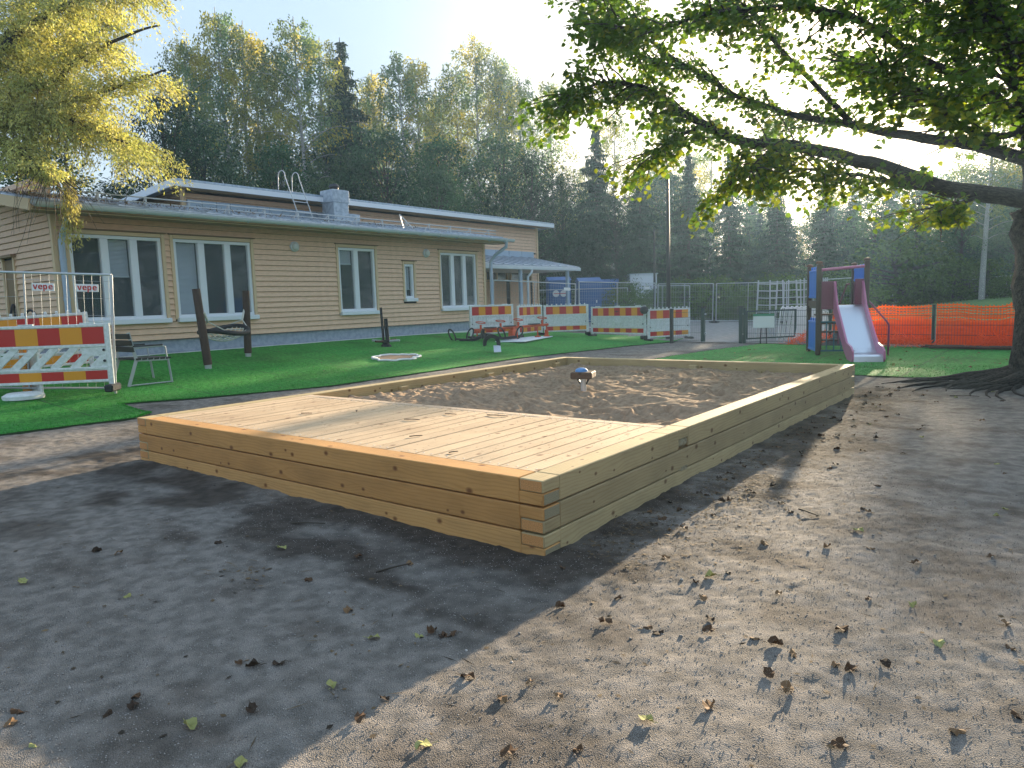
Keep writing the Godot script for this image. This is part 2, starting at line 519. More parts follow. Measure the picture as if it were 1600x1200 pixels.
const TREES := [
	["pine", -29.2, -15.3, 9.8, "broad dark pine behind the building, right of the yellow willow"],
	["birch", -39.3, -24.0, 18.5, "tallest birch of the wood, right behind the willow and pine"],
	["birch", -43.2, -28.9, 19.0, "tall birch second from left with a sunlit yellow right side"],
	["birch", -36.0, -27.1, 17.9, "tall birch with a golden top between two darker trees"],
	["spruce", -38.4, -32.1, 18.7, "slender spruce spire standing above the left birches"],
	["birch", -40.7, -37.0, 18.2, "birch just right of the slender spruce spire"],
	["birch", -35.7, -35.0, 18.0, "birch with a yellow patch behind the chimney of the building"],
	["birch", -39.3, -42.6, 17.8, "pale birch in the middle of the wood behind its neighbours"],
	["birch", -33.5, -39.8, 19.6, "tall weeping birch with a bright top in the middle of the wood"],
	["birch", -32.7, -44.2, 17.8, "birch right of the tall weeping birch"],
	["birch", -32.6, -48.0, 18.5, "rightmost pale birch of the row behind the building roof"],
	["alder", -34.8, -19.7, 10.4, "dark leafy tree behind the left end of the upper roof"],
	["alder", -34.4, -24.1, 10.1, "dark leafy tree behind the roof ladder"],
	["alder", -32.3, -29.8, 11.4, "dark leafy tree behind the chimney"],
	["alder", -29.2, -31.6, 10.7, "dense leafy tree right of the chimney"],
	["alder", -28.4, -36.2, 11.3, "dense leafy tree below the weeping birch"],
	["pine", -23.4, -32.4, 9.3, "dark bushy pine over the right end of the upper roof"],
	["alder", -26.0, -27.7, 8.0, "low leafy tree just above the upper roof edge"],
	["spruce", -24.1, -40.4, 12.3, "big spruce with a sunlit top right of the building"],
	["spruce", -20.3, -39.0, 9.2, "dark spruce left of the tall lamp pole"],
	["spruce", -18.2, -41.2, 9.8, "dark spruce behind the tall lamp pole"],
	["spruce", -15.3, -40.2, 9.3, "broad dark spruce right of the lamp pole"],
	["spruce", -13.8, -43.9, 8.0, "dark spruce behind the stacked ladder frames"],
	["spruce", -10.8, -42.6, 7.6, "dark spruce behind the slide tower"],
	["birch", -30.6, -53.9, 16.8, "hazy birch showing above the big spruce"],
	["birch", -27.6, -57.7, 17.2, "hazy birch above the dark spruces left of the maple crown"],
	["birch", -24.6, -60.2, 16.6, "hazy birch seen through the left maple leaves"],
	["birch", -20.4, -62.8, 16.4, "hazy birch seen through the maple leaves above the dark spruces"],
	["birch", -16.5, -66.0, 10.5, "hazy birch behind the maple crown near the sun"],
	["alder", -10.0, -51.0, 7.5, "hazy leafy tree behind the slide in the sun haze"],
	["alder", -8.1, -55.4, 8.8, "hazy leafy tree below the sun"],
	["alder", -5.7, -57.7, 9.1, "hazy leafy tree left of the white birch trunk"],
	["alder", -2.7, -55.9, 8.3, "hazy leafy tree right of the white birch trunk"],
	["alder", -0.4, -50.0, 6.8, "leafy tree behind the maple trunk at the right edge"],
	["bush", -9.4, -43.0, 2.2, "round green bush directly right of the slide tower"],
	["bush", -7.7, -47.4, 4.1, "light green bushy growth at the wood edge above the grass slope"],
	["bush", -5.8, -51.7, 2.8, "dark bush at the foot of the white birch"],
	["bush", -14.7, -27.3, 1.5, "green bush before the pale site cabin"],
	["bush", -12.5, -33.8, 1.0, "low bush at the fence left of the gateway"],
	["bush", -10.4, -33.4, 0.7, "low bush behind the fence at the gateway"],
	["birch", -3.5, -44.9, 11.0, "slim birch with a white trunk on the grass slope"],
	["birch", -1.7, -47.0, 10.3, "second white trunked birch at the right edge of the grass slope"],
	["spruce", -12.8, -58.6, 10.0, "spruce far back right of the slide tower"],
	["spruce", -11.3, -65.0, 10.5, "spruce far back below the sun"],
	["alder", -36.6, -31.0, 10.5, "dark leafy tree in the gap behind the slender spruce"],
	["alder", -39.2, -31.0, 11.7, "dark leafy tree left of the slender spruce"],
	["pine", -24.3, -36.7, 8.7, "dark pine right of the upper roof end"],
	["pine", -20.5, -36.6, 7.2, "dark low pine left of the lamp pole"],
	["birch", -43.4, -24.8, 16.9, "leftmost birch, beside the yellow willow crown"],
	["birch", -43.2, -35.6, 18.0, "birch behind the slender spruce spire"],
	["birch", -44.8, -39.9, 17.8, "pale birch far back between two taller birches"],
	["birch", -42.7, -45.0, 18.4, "pale birch far back right of the chimney"],
	["birch", -38.3, -48.7, 20.3, "birch far back right beside the tall weeping birch"],
	["alder", -4.4, -61.8, 9.1, "hazy leafy tree far back behind the white birch trunk"],
	["alder", -1.9, -60.0, 8.0, "hazy leafy tree far back at the right edge"],
	["alder", -7.8, -63.5, 9.5, "hazy leafy tree far back right below the sun"],
	["birch", -40.3, -26.1, 18.5, "tall full birch between the two leftmost tall birches"],
	["birch", -40.0, -28.3, 17.5, "birch in the dip between the second and third tall birches"],
	["birch", -39.2, -31.0, 18.6, "golden birch directly left of the slender spruce spire"],
	["birch", -36.4, -37.2, 18.0, "birch between the chimney top and the weeping birch, behind"],
	["birch", -35.7, -40.5, 18.4, "birch touching the left side of the weeping birch"],
	["birch", -32.9, -41.5, 18.6, "birch touching the right side of the weeping birch"],
	["birch", -38.4, -21.4, 15.8, "birch half hidden by the right edge of the willow crown"],
]
const MAPLE := [
	[Vector3(-0.27,2.33,-11.30), Vector3(-0.82,2.46,-10.97), Vector3(-1.24,2.55,-10.63), Vector3(-1.76,2.79,-10.25), Vector3(-2.29,3.00,-9.94), Vector3(-2.82,3.17,-9.59), Vector3(-3.34,3.24,-9.21), Vector3(-3.70,3.45,-8.86), Vector3(-4.09,3.74,-8.58), Vector3(-4.32,3.93,-8.35), Vector3(-4.69,3.98,-8.03), Vector3(-4.94,3.83,-7.76)],
	[Vector3(-0.26,2.78,-11.40), Vector3(-0.89,3.07,-11.16), Vector3(-1.33,3.23,-11.22), Vector3(-1.96,3.45,-11.33), Vector3(-2.55,3.69,-11.42), Vector3(-3.36,3.97,-11.42), Vector3(-4.18,4.37,-11.25), Vector3(-4.84,4.86,-11.09), Vector3(-5.42,5.09,-10.93), Vector3(-6.10,5.54,-10.68)],
	[Vector3(-0.24,3.01,-11.30), Vector3(-0.68,3.48,-11.18), Vector3(-1.04,3.90,-10.95), Vector3(-1.24,4.23,-10.73), Vector3(-1.43,4.60,-10.50), Vector3(-1.55,5.08,-10.28), Vector3(-1.63,5.53,-10.07)],
	[Vector3(-0.25,3.26,-11.40), Vector3(-0.65,3.99,-11.58), Vector3(-0.93,4.60,-11.86), Vector3(-1.11,5.19,-12.05), Vector3(-1.26,5.79,-12.24), Vector3(-1.38,6.49,-12.42)],
	[Vector3(-1.04,3.90,-10.95), Vector3(-1.52,4.08,-10.29), Vector3(-1.86,4.34,-9.82), Vector3(-2.14,4.50,-9.46), Vector3(-2.63,4.65,-9.13), Vector3(-3.04,4.63,-8.79), Vector3(-3.54,4.63,-8.49), Vector3(-4.04,4.46,-8.15), Vector3(-4.46,4.54,-7.82)],
	[Vector3(-0.15,2.32,-11.40), Vector3(-0.25,3.26,-11.40), Vector3(-0.34,4.19,-11.39), Vector3(-0.45,5.27,-11.39), Vector3(-0.56,6.33,-11.39)],
	[Vector3(-1.24,2.55,-10.63), Vector3(-1.58,2.56,-10.08), Vector3(-1.92,2.66,-9.61), Vector3(-2.26,2.73,-9.23), Vector3(-2.62,2.78,-8.92)],
	[Vector3(-2.55,3.69,-11.42), Vector3(-2.90,4.17,-11.03), Vector3(-3.25,4.61,-10.72), Vector3(-3.51,5.02,-10.42), Vector3(-3.88,5.47,-10.19), Vector3(-4.24,5.83,-9.93)],
	[Vector3(-1.24,4.23,-10.73), Vector3(-1.75,4.81,-11.26), Vector3(-2.41,5.54,-11.76), Vector3(-3.01,6.25,-12.03)],
	[Vector3(-0.25,3.37,-11.20), Vector3(-0.71,4.01,-9.77), Vector3(-1.09,4.44,-8.73), Vector3(-1.41,4.71,-7.87)],
	[Vector3(-0.51,3.24,-11.29), Vector3(-0.80,2.99,-9.87), Vector3(-1.01,3.04,-8.94), Vector3(-1.16,3.20,-8.32), Vector3(-1.48,3.40,-7.86)],
	[Vector3(-2.82,3.17,-9.59), Vector3(-2.98,2.95,-9.12), Vector3(-3.10,2.81,-8.77)],
	[Vector3(-3.70,3.45,-8.86), Vector3(-3.86,3.26,-8.46), Vector3(-3.99,3.08,-8.18)],
	[Vector3(-0.82,2.46,-10.97), Vector3(-1.09,2.35,-10.54), Vector3(-1.25,2.25,-10.22)],
	[Vector3(-0.33,3.65,-11.40), Vector3(-0.66,4.28,-10.88), Vector3(-0.77,4.60,-10.37), Vector3(-0.81,4.90,-9.97)],
	[Vector3(-0.51,3.24,-11.29), Vector3(-0.90,3.78,-11.87), Vector3(-1.48,4.06,-12.31), Vector3(-2.20,4.54,-12.61), Vector3(-2.94,4.91,-12.66)],
	[Vector3(-0.24,2.93,-11.30), Vector3(-0.47,3.19,-10.39), Vector3(-0.57,3.56,-9.68), Vector3(-0.59,3.95,-9.18)],
	[Vector3(-4.84,4.86,-11.09), Vector3(-5.24,5.24,-10.35), Vector3(-5.47,5.60,-9.78), Vector3(-5.60,5.90,-9.47)],
]
const WILLOW := [
	[Vector3(-16.51,4.43,-4.07), Vector3(-15.82,4.70,-4.68), Vector3(-15.39,4.86,-5.06), Vector3(-15.13,5.34,-5.22), Vector3(-14.78,5.49,-5.58), Vector3(-14.32,5.89,-5.93), Vector3(-13.84,6.31,-6.52), Vector3(-13.37,6.55,-7.01)],
	[Vector3(-15.39,4.86,-5.06), Vector3(-14.85,5.02,-5.40), Vector3(-14.22,5.20,-5.92), Vector3(-13.53,5.47,-6.47), Vector3(-13.09,5.68,-6.91)],
	[Vector3(-15.82,4.70,-4.68), Vector3(-15.17,4.88,-5.09), Vector3(-14.50,4.89,-5.47), Vector3(-13.88,4.58,-5.94), Vector3(-13.41,4.34,-6.26)],
	[Vector3(-16.34,5.42,-4.69), Vector3(-16.18,6.30,-5.23), Vector3(-15.80,7.03,-5.70), Vector3(-15.51,7.68,-6.20)],
	[Vector3(-15.39,4.86,-5.06), Vector3(-15.85,5.96,-5.56), Vector3(-15.99,6.66,-6.33), Vector3(-15.97,7.36,-7.17), Vector3(-15.68,8.04,-8.00)],
	[Vector3(-15.82,4.70,-4.68), Vector3(-14.80,4.30,-4.92), Vector3(-14.03,3.85,-5.01), Vector3(-13.65,3.58,-5.19)],
	[Vector3(-14.85,5.02,-5.40), Vector3(-15.23,5.01,-6.07), Vector3(-15.13,4.88,-6.83), Vector3(-14.74,4.56,-7.19)],
	[Vector3(-16.34,5.42,-4.69), Vector3(-15.13,6.28,-5.21), Vector3(-14.28,6.76,-5.77), Vector3(-13.50,7.11,-6.55), Vector3(-12.97,6.92,-7.14)],
]

# ---------------------------------------------------------------- scene
func _ready() -> void:
	var cam := Camera3D.new()
	cam.name = "camera"
	cam.fov = 56.7
	cam.near = 0.05
	cam.far = 600.0
	cam.transform = Transform3D(Basis(Vector3(0.791, -0.031, -0.611), Vector3(-0.045, 0.993, -0.109), Vector3(0.610, 0.113, 0.784)).orthonormalized(), Vector3(0, 1.3, 0))
	add_child(cam)
	cam.current = true
	var env := Environment.new()
	env.background_mode = Environment.BG_SKY
	var sky := ProceduralSkyMaterial.new()
	sky.sky_top_color = lin(0.125, 0.175, 0.24)
	sky.sky_horizon_color = lin(0.19, 0.215, 0.22)
	sky.sky_curve = 0.18
	sky.ground_bottom_color = lin(0.04, 0.04, 0.035)
	sky.ground_horizon_color = lin(0.10, 0.11, 0.10)
	sky.sun_angle_max = 90.0
	sky.sun_curve = 0.19
	env.sky = Sky.new()
	env.sky.sky_material = sky
	env.tonemap_mode = Environment.TONE_MAPPER_LINEAR
	env.tonemap_exposure = 4.4
	env.sdfgi_enabled = true
	env.ssao_enabled = true
	env.ssil_enabled = true
	env.volumetric_fog_enabled = true
	env.volumetric_fog_density = 0.0011
	env.volumetric_fog_albedo = Color(0.72, 0.87, 1.0)
	env.volumetric_fog_anisotropy = 0.5
	var we := WorldEnvironment.new()
	we.name = "environment"
	we.environment = env
	add_child(we)
	var sun := DirectionalLight3D.new()
	sun.name = "sun"
	sun.light_energy = 1.5
	sun.light_color = lin(1.0, 0.81, 0.56)
	sun.light_angular_distance = 0.5
	sun.shadow_enabled = true
	add_child(sun)
	sun.look_at_from_position(Vector3.ZERO, -Vector3(-0.152, 0.168, -0.974))
	rng.seed = 4
	materials()
	build_ground()
	build_building()
	build_forest()
	rng.seed = 44
	build_sandbox()
	build_barriers()
	build_play()
	build_willow()
	build_maple()
	build_litter()

# ---------------------------------------------------------------- grid sheets
# rows of x and z; height from a callable, colour from another; cells may be left out
func sheet(xs: PackedFloat32Array, zs: PackedFloat32Array, hf: Callable, cf = null, keep = null) -> MB:
	var b := MB.new()
	b.colored = cf != null
	var nx := xs.size()
	var nz := zs.size()
	var hs := PackedFloat32Array()
	hs.resize(nx * nz)
	for j in nz:
		for i in nx:
			hs[j * nx + i] = hf.call(xs[i], zs[j])
	for j in nz:
		for i in nx:
			var i0 := maxi(i - 1, 0)
			var i1 := mini(i + 1, nx - 1)
			var j0 := maxi(j - 1, 0)
			var j1 := mini(j + 1, nz - 1)
			var dx := (hs[j * nx + i1] - hs[j * nx + i0]) / (xs[i1] - xs[i0])
			var dz := (hs[j1 * nx + i] - hs[j0 * nx + i]) / (zs[j1] - zs[j0])
			if b.colored: b.col = cf.call(xs[i], zs[j])
			b.vert(Vector3(xs[i], hs[j * nx + i], zs[j]), Vector3(-dx, 1, -dz).normalized(), Vector2(xs[i], zs[j]))
	for j in nz - 1:
		for i in nx - 1:
			if keep != null and not keep.call((xs[i] + xs[i + 1]) * 0.5, (zs[j] + zs[j + 1]) * 0.5): continue
			var a := j * nx + i
			b.ix.append_array(PackedInt32Array([a, a + 1, a + nx, a + 1, a + nx + 1, a + nx]))
	return b

func steps(a: float, b: float, d: float) -> PackedFloat32Array:
	var o := PackedFloat32Array()
	var k := maxi(1, int(round((b - a) / d)))
	for i in k + 1: o.push_back(lerpf(a, b, float(i) / k))
	return o

func inside(poly: PackedVector2Array, x: float, z: float) -> bool:
	return Geometry2D.is_point_in_polygon(Vector2(x, z), poly)

var turf_left := PackedVector2Array([Vector2(-9.35, -4.34), Vector2(-10.45, -4.42), Vector2(-10.1, -5.4), Vector2(-9.62, -7.5), Vector2(-9.75, -10.5), Vector2(-9.9, -13.0), Vector2(-9.45, -17.5), Vector2(-9.0, -19.3), Vector2(-9.3, -20.6), Vector2(-10.6, -21.2), Vector2(-15.1, -20.6), Vector2(-15.1, -5.2), Vector2(-26, -5.2), Vector2(-26, 2.0), Vector2(-9.4, 2.0), Vector2(-9.32, -2.6), Vector2(-9.12, -4.05)])
var turf_right := PackedVector2Array([Vector2(-6.75, -12.6), Vector2(-4.5, -12.25), Vector2(-2.58, -11.95), Vector2(-0.5, -11.72), Vector2(3.0, -11.3), Vector2(7.0, -11.0), Vector2(7.0, -17.3), Vector2(-0.6, -18.1), Vector2(-6.25, -18.75), Vector2(-6.6, -16.5), Vector2(-6.8, -14.6)])
var gn1: FastNoiseLite
var gn2: FastNoiseLite
var gn3: FastNoiseLite
var pits := {}

func ground_height(x: float, z: float) -> float:
	var y := base_height(x, z)
	if x < -13.0 or x > 8.0 or z > 5.0 or z < -20.0: return y
	var near := smoothstep(-10.5, -9.0, x) * smoothstep(-19.5, -12.0, z)
	if near <= 0.0: return y
	var a := gn1.get_noise_2d(x * 1.3, z * 1.3) * 0.012 + gn2.get_noise_2d(x * 8.0, z * 8.0) * 0.0035 + absf(gn3.get_noise_2d(x * 26.0, z * 26.0)) * 0.010
	# earth is banked a little against the box and about the tree roots
	var bx := maxf(maxf(-6.48 - x, x + 2.07), 0.0)
	var bz := maxf(maxf(z + 2.89, -9.73 - z), 0.0)
	a += 0.010 * exp(-(bx * bx + bz * bz) * 14.0) * (1.0 + 1.6 * gn2.get_noise_2d(x * 5.0, z * 5.0)) - 0.028 * exp(-((x + 2.07) * (x + 2.07) + (z + 2.89) * (z + 2.89)) * 0.7)
	var rx := x + 0.1
	var rz := z + 11.3
	a += 0.07 * exp(-(rx * rx + rz * rz) * 0.45)
	for p: Vector3 in pits.get(Vector2i(floori(x / 0.5), floori(z / 0.5)), []):
		var d := Vector2(x - p.x, z - p.y)
		if absf(d.x) < 0.3 and absf(d.y) < 0.3:
			d = d.rotated(p.z)
			var q := d.x * d.x / 0.0030 + d.y * d.y / 0.016
			a += (-0.007 * exp(-q) + 0.004 * exp(-(q - 2.0) * (q - 2.0)))
	if turf_at(x, z): a = minf(a, 0.0) - 0.01
	return y + a * near

func turf_at(x: float, z: float) -> bool:
	return inside(turf_left, x, z) or inside(turf_right, x, z)

func ground_color(x: float, z: float) -> Color:
	var k := gn1.get_noise_2d(x * 0.8 + 50.0, z * 0.8)
	var d := gn2.get_noise_2d(x * 2.1 + 9.0, z * 3.2)
	var s := 1.0 + k * 0.45 + gn2.get_noise_2d(x * 9.0, z * 9.0) * 0.25
	var dirt_and_shade := clampf((d - 0.05) * 2.6, 0.0, 1.0)
	# dark earth and mould along the box, deepened to paint shade at its base
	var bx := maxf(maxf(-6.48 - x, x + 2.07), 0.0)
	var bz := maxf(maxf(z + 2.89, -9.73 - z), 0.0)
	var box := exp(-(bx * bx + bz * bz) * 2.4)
	dirt_and_shade = clampf(dirt_and_shade * 0.62 + box * (0.85 + d * 1.5), 0.0, 1.0)
	var q := Color(s, s, s).lerp(Color(0.30, 0.265, 0.24), dirt_and_shade * 0.9)
	var warm := smoothstep(-8.5, -6.5, x) * 0.0
	return q * (1.0 + warm)

func build_ground() -> void:
	gn1 = noise(31, 0.5, 4)
	gn2 = noise(32, 0.5, 3)
	gn3 = noise(33, 0.5, 2)
	for k in 90:
		var p := Vector3(rng.randf_range(-9, 4), rng.randf_range(-11, 0), rng.randf_range(0, TAU))
		for i in range(-1, 2):
			for j in range(-1, 2):
				var key := Vector2i(floori(p.x / 0.5) + i, floori(p.y / 0.5) + j)
				if not pits.has(key): pits[key] = []
				pits[key].append(p)
	var xs := PackedFloat32Array([-160, -120, -90, -70, -55, -45, -38, -32, -28, -25, -22, -20, -18, -16.5, -15.5, -14.5, -13.5, -12.5, -11.5, -10.8])
	xs.append_array(steps(-10.3, -2.4, 0.05))
	xs.append_array(steps(-2.37, 2.2, 0.03))
	xs.append_array(steps(2.26, 4.5, 0.08))
	xs.append_array(PackedFloat32Array([5, 6, 7, 8.5, 10, 13, 17, 22, 30, 40, 55, 75, 100, 160]))
	var zs := PackedFloat32Array([-200, -160, -130, -100, -80, -66, -56, -50, -46, -42, -38, -35, -32, -30, -28, -26, -24, -22, -20.5, -19])
	zs.append_array(steps(-18.2, -11.2, 0.12))
	zs.append_array(steps(-11.1, -5.06, 0.05))
	zs.append_array(steps(-5.02, -0.6, 0.03))
	zs.append_array(steps(-0.5, 1.0, 0.1))
	zs.append_array(PackedFloat32Array([1.5, 2, 3, 5, 8, 12, 18, 28, 45, 70, 110, 160]))
	# nothing of the ground is needed deep inside the box
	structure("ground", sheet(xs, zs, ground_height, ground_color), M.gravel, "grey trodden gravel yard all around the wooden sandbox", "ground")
	# far surfaces lie a little above it
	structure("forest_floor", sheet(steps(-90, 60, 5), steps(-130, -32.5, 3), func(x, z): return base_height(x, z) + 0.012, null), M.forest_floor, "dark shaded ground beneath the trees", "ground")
	var yard := PackedVector2Array([Vector2(-14.0, -22.4), Vector2(-9.0, -19.45), Vector2(-7.7, -19.2), Vector2(-5.0, -18.9), Vector2(-4.6, -30.0), Vector2(-8.0, -33.5), Vector2(-26.0, -40.0), Vector2(-26, -26.5)])
	structure("asphalt_yard", fill(yard, 1.0, func(x, z): return base_height(x, z) + 0.02), M.asphalt, "pale asphalt yard beyond the gate in the green fence", "pavement")
	structure("grass_slope", sheet(steps(-9.5, 60, 0.9), steps(-60, -27, 0.8), func(x, z): return base_height(x, z) + 0.03 + gn1.get_noise_2d(x * 0.4, z * 0.4) * 0.05, null, func(x, z): return x > -9.5 + (z + 27.0) * 0.02), M.grass, "mown grass slope rising behind the orange netting", "grass")
	for side in 2:
		var poly: PackedVector2Array = turf_left if side == 0 else turf_right
		var lift := func(x, z): return base_height(x, z) + 0.022 + gn2.get_noise_2d(x * 2.0, z * 2.0) * 0.006
		# the rolls differ a little and the pile lies this way and that
		var shade := func(x, z):
			var roll := floorf((z if side == 0 else x) / 1.9)
			var g: float = 1.0 + 0.07 * sin(roll * 2.7) + gn1.get_noise_2d(x * 1.1, z * 1.1) * 0.42 + gn2.get_noise_2d(x * 6.0, z * 2.5) * 0.22
			return Color(g * (1.0 + 0.5 * gn1.get_noise_2d(x * 0.7 + 31.0, z * 0.7)), g, g * 0.95)
		var mb := fill(poly, 0.16, lift, shade)
		var seam := MB.new()
		for k in range(-12, 4):
			var a := Vector2(-15.0, k * 1.9) if side == 0 else Vector2(k * 1.9, -19.0)
			var b := Vector2(-9.0, k * 1.9) if side == 0 else Vector2(k * 1.9, -11.0)
			for s in 80:
				var p := a.lerp(b, s / 80.0)
				var q := a.lerp(b, (s + 1) / 80.0)
				if not inside(poly, p.x, p.y) or not inside(poly, q.x, q.y): continue
				var w := (q - p).orthogonal().normalized() * 0.006
				seam.quad(Vector3(p.x - w.x, lift.call(p.x, p.y) + 0.004, p.y - w.y), Vector3(q.x - w.x, lift.call(q.x, q.y) + 0.004, q.y - w.y), Vector3(q.x + w.x, lift.call(q.x, q.y) + 0.004, q.y + w.y), Vector3(p.x + w.x, lift.call(p.x, p.y) + 0.004, p.y + w.y), Vector3.UP)
		# the cut edge, a few centimetres thick
		var edge := MB.new()
		var m := poly.size()
		for k in m:
			var a := poly[k]
			var b := poly[(k + 1) % m]
			var cnt := maxi(1, int(a.distance_to(b) / 0.15))
			for s in cnt:
				var p := a.lerp(b, float(s) / cnt)
				var q := a.lerp(b, float(s + 1) / cnt)
				var p1 := Vector3(p.x, lift.call(p.x, p.y), p.y)
				var q1 := Vector3(q.x, lift.call(q.x, q.y), q.y)
				edge.quad(p1 - Vector3(0, 0.06, 0), q1 - Vector3(0, 0.06, 0), q1, p1)
		var o := structure("artificial_turf", mb, M.turf, ["green artificial turf between the gravel and the cream building", "green artificial turf around the slide tower"][side], "turf")
		part(o, "turf_edge", edge, M.turf_edge)
		part(o, "turf_seams", seam, M.turf_edge)
		# upright blades along the near edge and over the nearest turf
		var tuft := MB.new()
		tuft.colored = true
		for k in (26000 if side == 0 else 9000):
			var p := Vector2()
			if k % 3 == 0:
				var e := rng.randi() % m
				p = poly[e].lerp(poly[(e + 1) % m], rng.randf()) + Vector2(rng.randf_range(-0.02, 0.02), rng.randf_range(-0.02, 0.02))
				if p.x < -12.5: continue
			else:
				p = Vector2(rng.randf_range(-13.0, -9.1), rng.randf_range(-9.0, -2.4)) if side == 0 else Vector2(rng.randf_range(-4.0, 2.0), rng.randf_range(-14.0, -11.4))
				if not inside(poly, p.x, p.y): continue
			var g := rng.randf_range(0.6, 1.25)
			tuft.col = Color(0.045 * g, 0.30 * g, 0.048 * g)
			var an := rng.randf() * TAU
			tuft.leaf(Vector3(p.x, lift.call(p.x, p.y) - 0.004, p.y), Vector3(rng.randf_range(-0.6, 0.6), 1, rng.randf_range(-0.6, 0.6)).normalized(), Vector3(cos(an), 0, sin(an)), rng.randf_range(0.015, 0.034), 0.006)
		stuff(part(o, "turf_blades", tuft, M.foliage))

# a polygon filled with a clipped grid
func fill(poly: PackedVector2Array, d: float, hf: Callable, cf = null) -> MB:
	var b := MB.new()
	b.colored = cf != null
	var lo := poly[0]
	var hi := poly[0]
	for p in poly:
		lo = lo.min(p)
		hi = hi.max(p)
	for i in int(ceil((hi.x - lo.x) / d)):
		for j in int(ceil((hi.y - lo.y) / d)):
			var q := lo + Vector2(i, j) * d
			var cell := PackedVector2Array([q, q + Vector2(d, 0), q + Vector2(d, d), q + Vector2(0, d)])
			for piece in Geometry2D.intersect_polygons(cell, poly):
				var tr := Geometry2D.triangulate_polygon(piece)
				for k in range(0, tr.size(), 3):
					var ps := []
					for e in 3:
						var w: Vector2 = piece[tr[k + e]]
						ps.append(Vector3(w.x, hf.call(w.x, w.y), w.y))
					b.tri(ps[0], ps[1], ps[2], Vector3.UP, Vector2(ps[0].x, ps[0].z), Vector2(ps[1].x, ps[1].z), Vector2(ps[2].x, ps[2].z))
	for k in b.n.size():
		var p := b.v[k]
		var e := 0.1
		if cf != null: b.c[k] = cf.call(p.x, p.z)
		b.n[k] = Vector3(hf.call(p.x - e, p.z) - hf.call(p.x + e, p.z), 2 * e, hf.call(p.x, p.z - e) - hf.call(p.x, p.z + e)).normalized()
	return b

# ---------------------------------------------------------------- sandbox
const X0 := -6.48
const X1 := -2.07
const Z0 := -2.89
const Z1 := -9.73
const TOP := 0.39
const BH := 0.146
const BW := 0.15

func wood_off() -> Vector2:
	return Vector2(rng.randf() * 2.4, 0.075 + 0.15 * (rng.randi() % 4))

# one squared timber with half-lapped ends; axis 0 runs along x, 1 along z
func timber(root: Node3D, axis: int, a: float, b: float, line: float, top: float, upper_a: bool, upper_b: bool, m: Material, em: Material, square_b := false) -> void:
	var mb := MB.new()
	var gap := 0.008
	var h := BH - gap
	var yc := top - h * 0.5
	var off := wood_off()
	var seg := func(from: float, to: float, y: float, hh: float):
		var c := Vector3((from + to) * 0.5, y, line) if axis == 0 else Vector3(line, y, (from + to) * 0.5)
		var s := Vector3(absf(to - from), hh, BW) if axis == 0 else Vector3(BW, hh, absf(to - from))
		var o2 := off + Vector2((from + to) * 0.5, y - yc)
		mb.box(c, s, Basis(), 0.005, o2)
	var sg := signf(b - a)
	var joint := BW + 0.004
	seg.call(a + sg * joint, b - sg * joint, yc, h)
	var q := h * 0.25
	seg.call(a, a + sg * joint, yc + (q if upper_a else -q), h * 0.5 - 0.003)
	seg.call(b - sg * joint, b, yc + (0.0 if square_b else q if upper_b else -q), h if square_b else h * 0.5 - 0.003)
	var o := part(root, "timber", mb, m)
	for e in (1 if square_b else 2):
		var at := a if e == 0 else b
		var up := upper_a if e == 0 else upper_b
		var cap := MB.new()
		var dirn := -sg if e == 0 else sg
		var c := Vector3(at + dirn * 0.0015, yc + (q if up else -q), line) if axis == 0 else Vector3(line, yc + (q if up else -q), at + dirn * 0.0015)
		var u := Vector3(0, 0, BW * 0.5 - 0.007) if axis == 0 else Vector3(BW * 0.5 - 0.007, 0, 0)
		var w := Vector3(0, h * 0.25 - 0.007, 0)
		var v0 := rng.randf() * 0.4
		cap.quad(c - u - w, c + u - w, c + u + w, c - u + w, (Vector3.RIGHT if axis == 0 else Vector3.BACK) * dirn, Vector2(0, v0), Vector2(1, v0), Vector2(1, v0 + 0.5), Vector2(0, v0 + 0.5))
		part(o, "end_grain", cap, em)

# a plank with eased edges whose top is soiled in places with trodden-in sand
func deck_board(x: float, w: float, top: float, za: float, zb: float) -> MB:
	var b := MB.new()
	b.colored = true
	var off := wood_off()
	var n := 14
	var h := w * 0.5
	var base := rng.randf_range(0.9, 1.06)
	var sec := [Vector2(-h, -0.03), Vector2(-h, -0.004), Vector2(-h + 0.004, 0.0), Vector2(h - 0.004, 0.0), Vector2(h, -0.004), Vector2(h, -0.03)]
	var tint := func(px: float, pz: float) -> Color:
		var d := clampf(gn1.get_noise_2d(px * 1.1 + 20.0, pz * 1.6) * 1.5 + gn2.get_noise_2d(px * 6.0, pz * 6.0) * 0.5 + 0.42 - absf(pz + 3.95) * 0.35, 0.0, 1.0)
		return Color(base, base, base).lerp(Color(0.74, 0.70, 0.66), d * 0.8)
	for k in n:
		var z0 := lerpf(za, zb, float(k) / n)
		var z1 := lerpf(za, zb, float(k + 1) / n)
		for s in sec.size() - 1:
			var p: Vector2 = sec[s]
			var q: Vector2 = sec[s + 1]
			var nn := Vector2(-(q.y - p.y), q.x - p.x).normalized()
			var i := b.v.size()
			for e in [[p, z0], [q, z0], [q, z1], [p, z1]]:
				b.col = tint.call(x + e[0].x, e[1])
				b.vert(Vector3(x + e[0].x, top + e[0].y, e[1]), Vector3(nn.x, nn.y, 0), Vector2(e[1], e[0].x) + off)
			b.ix.append_array(PackedInt32Array([i, i + 2, i + 1, i, i + 3, i + 2]))
	for z in [za, zb]:
		b.quad(Vector3(x - h, top - 0.03, z), Vector3(x + h, top - 0.03, z), Vector3(x + h - 0.003, top - 0.001, z), Vector3(x - h + 0.003, top - 0.001, z), Vector3(0, 0, 1 if z == za else -1))
	return b

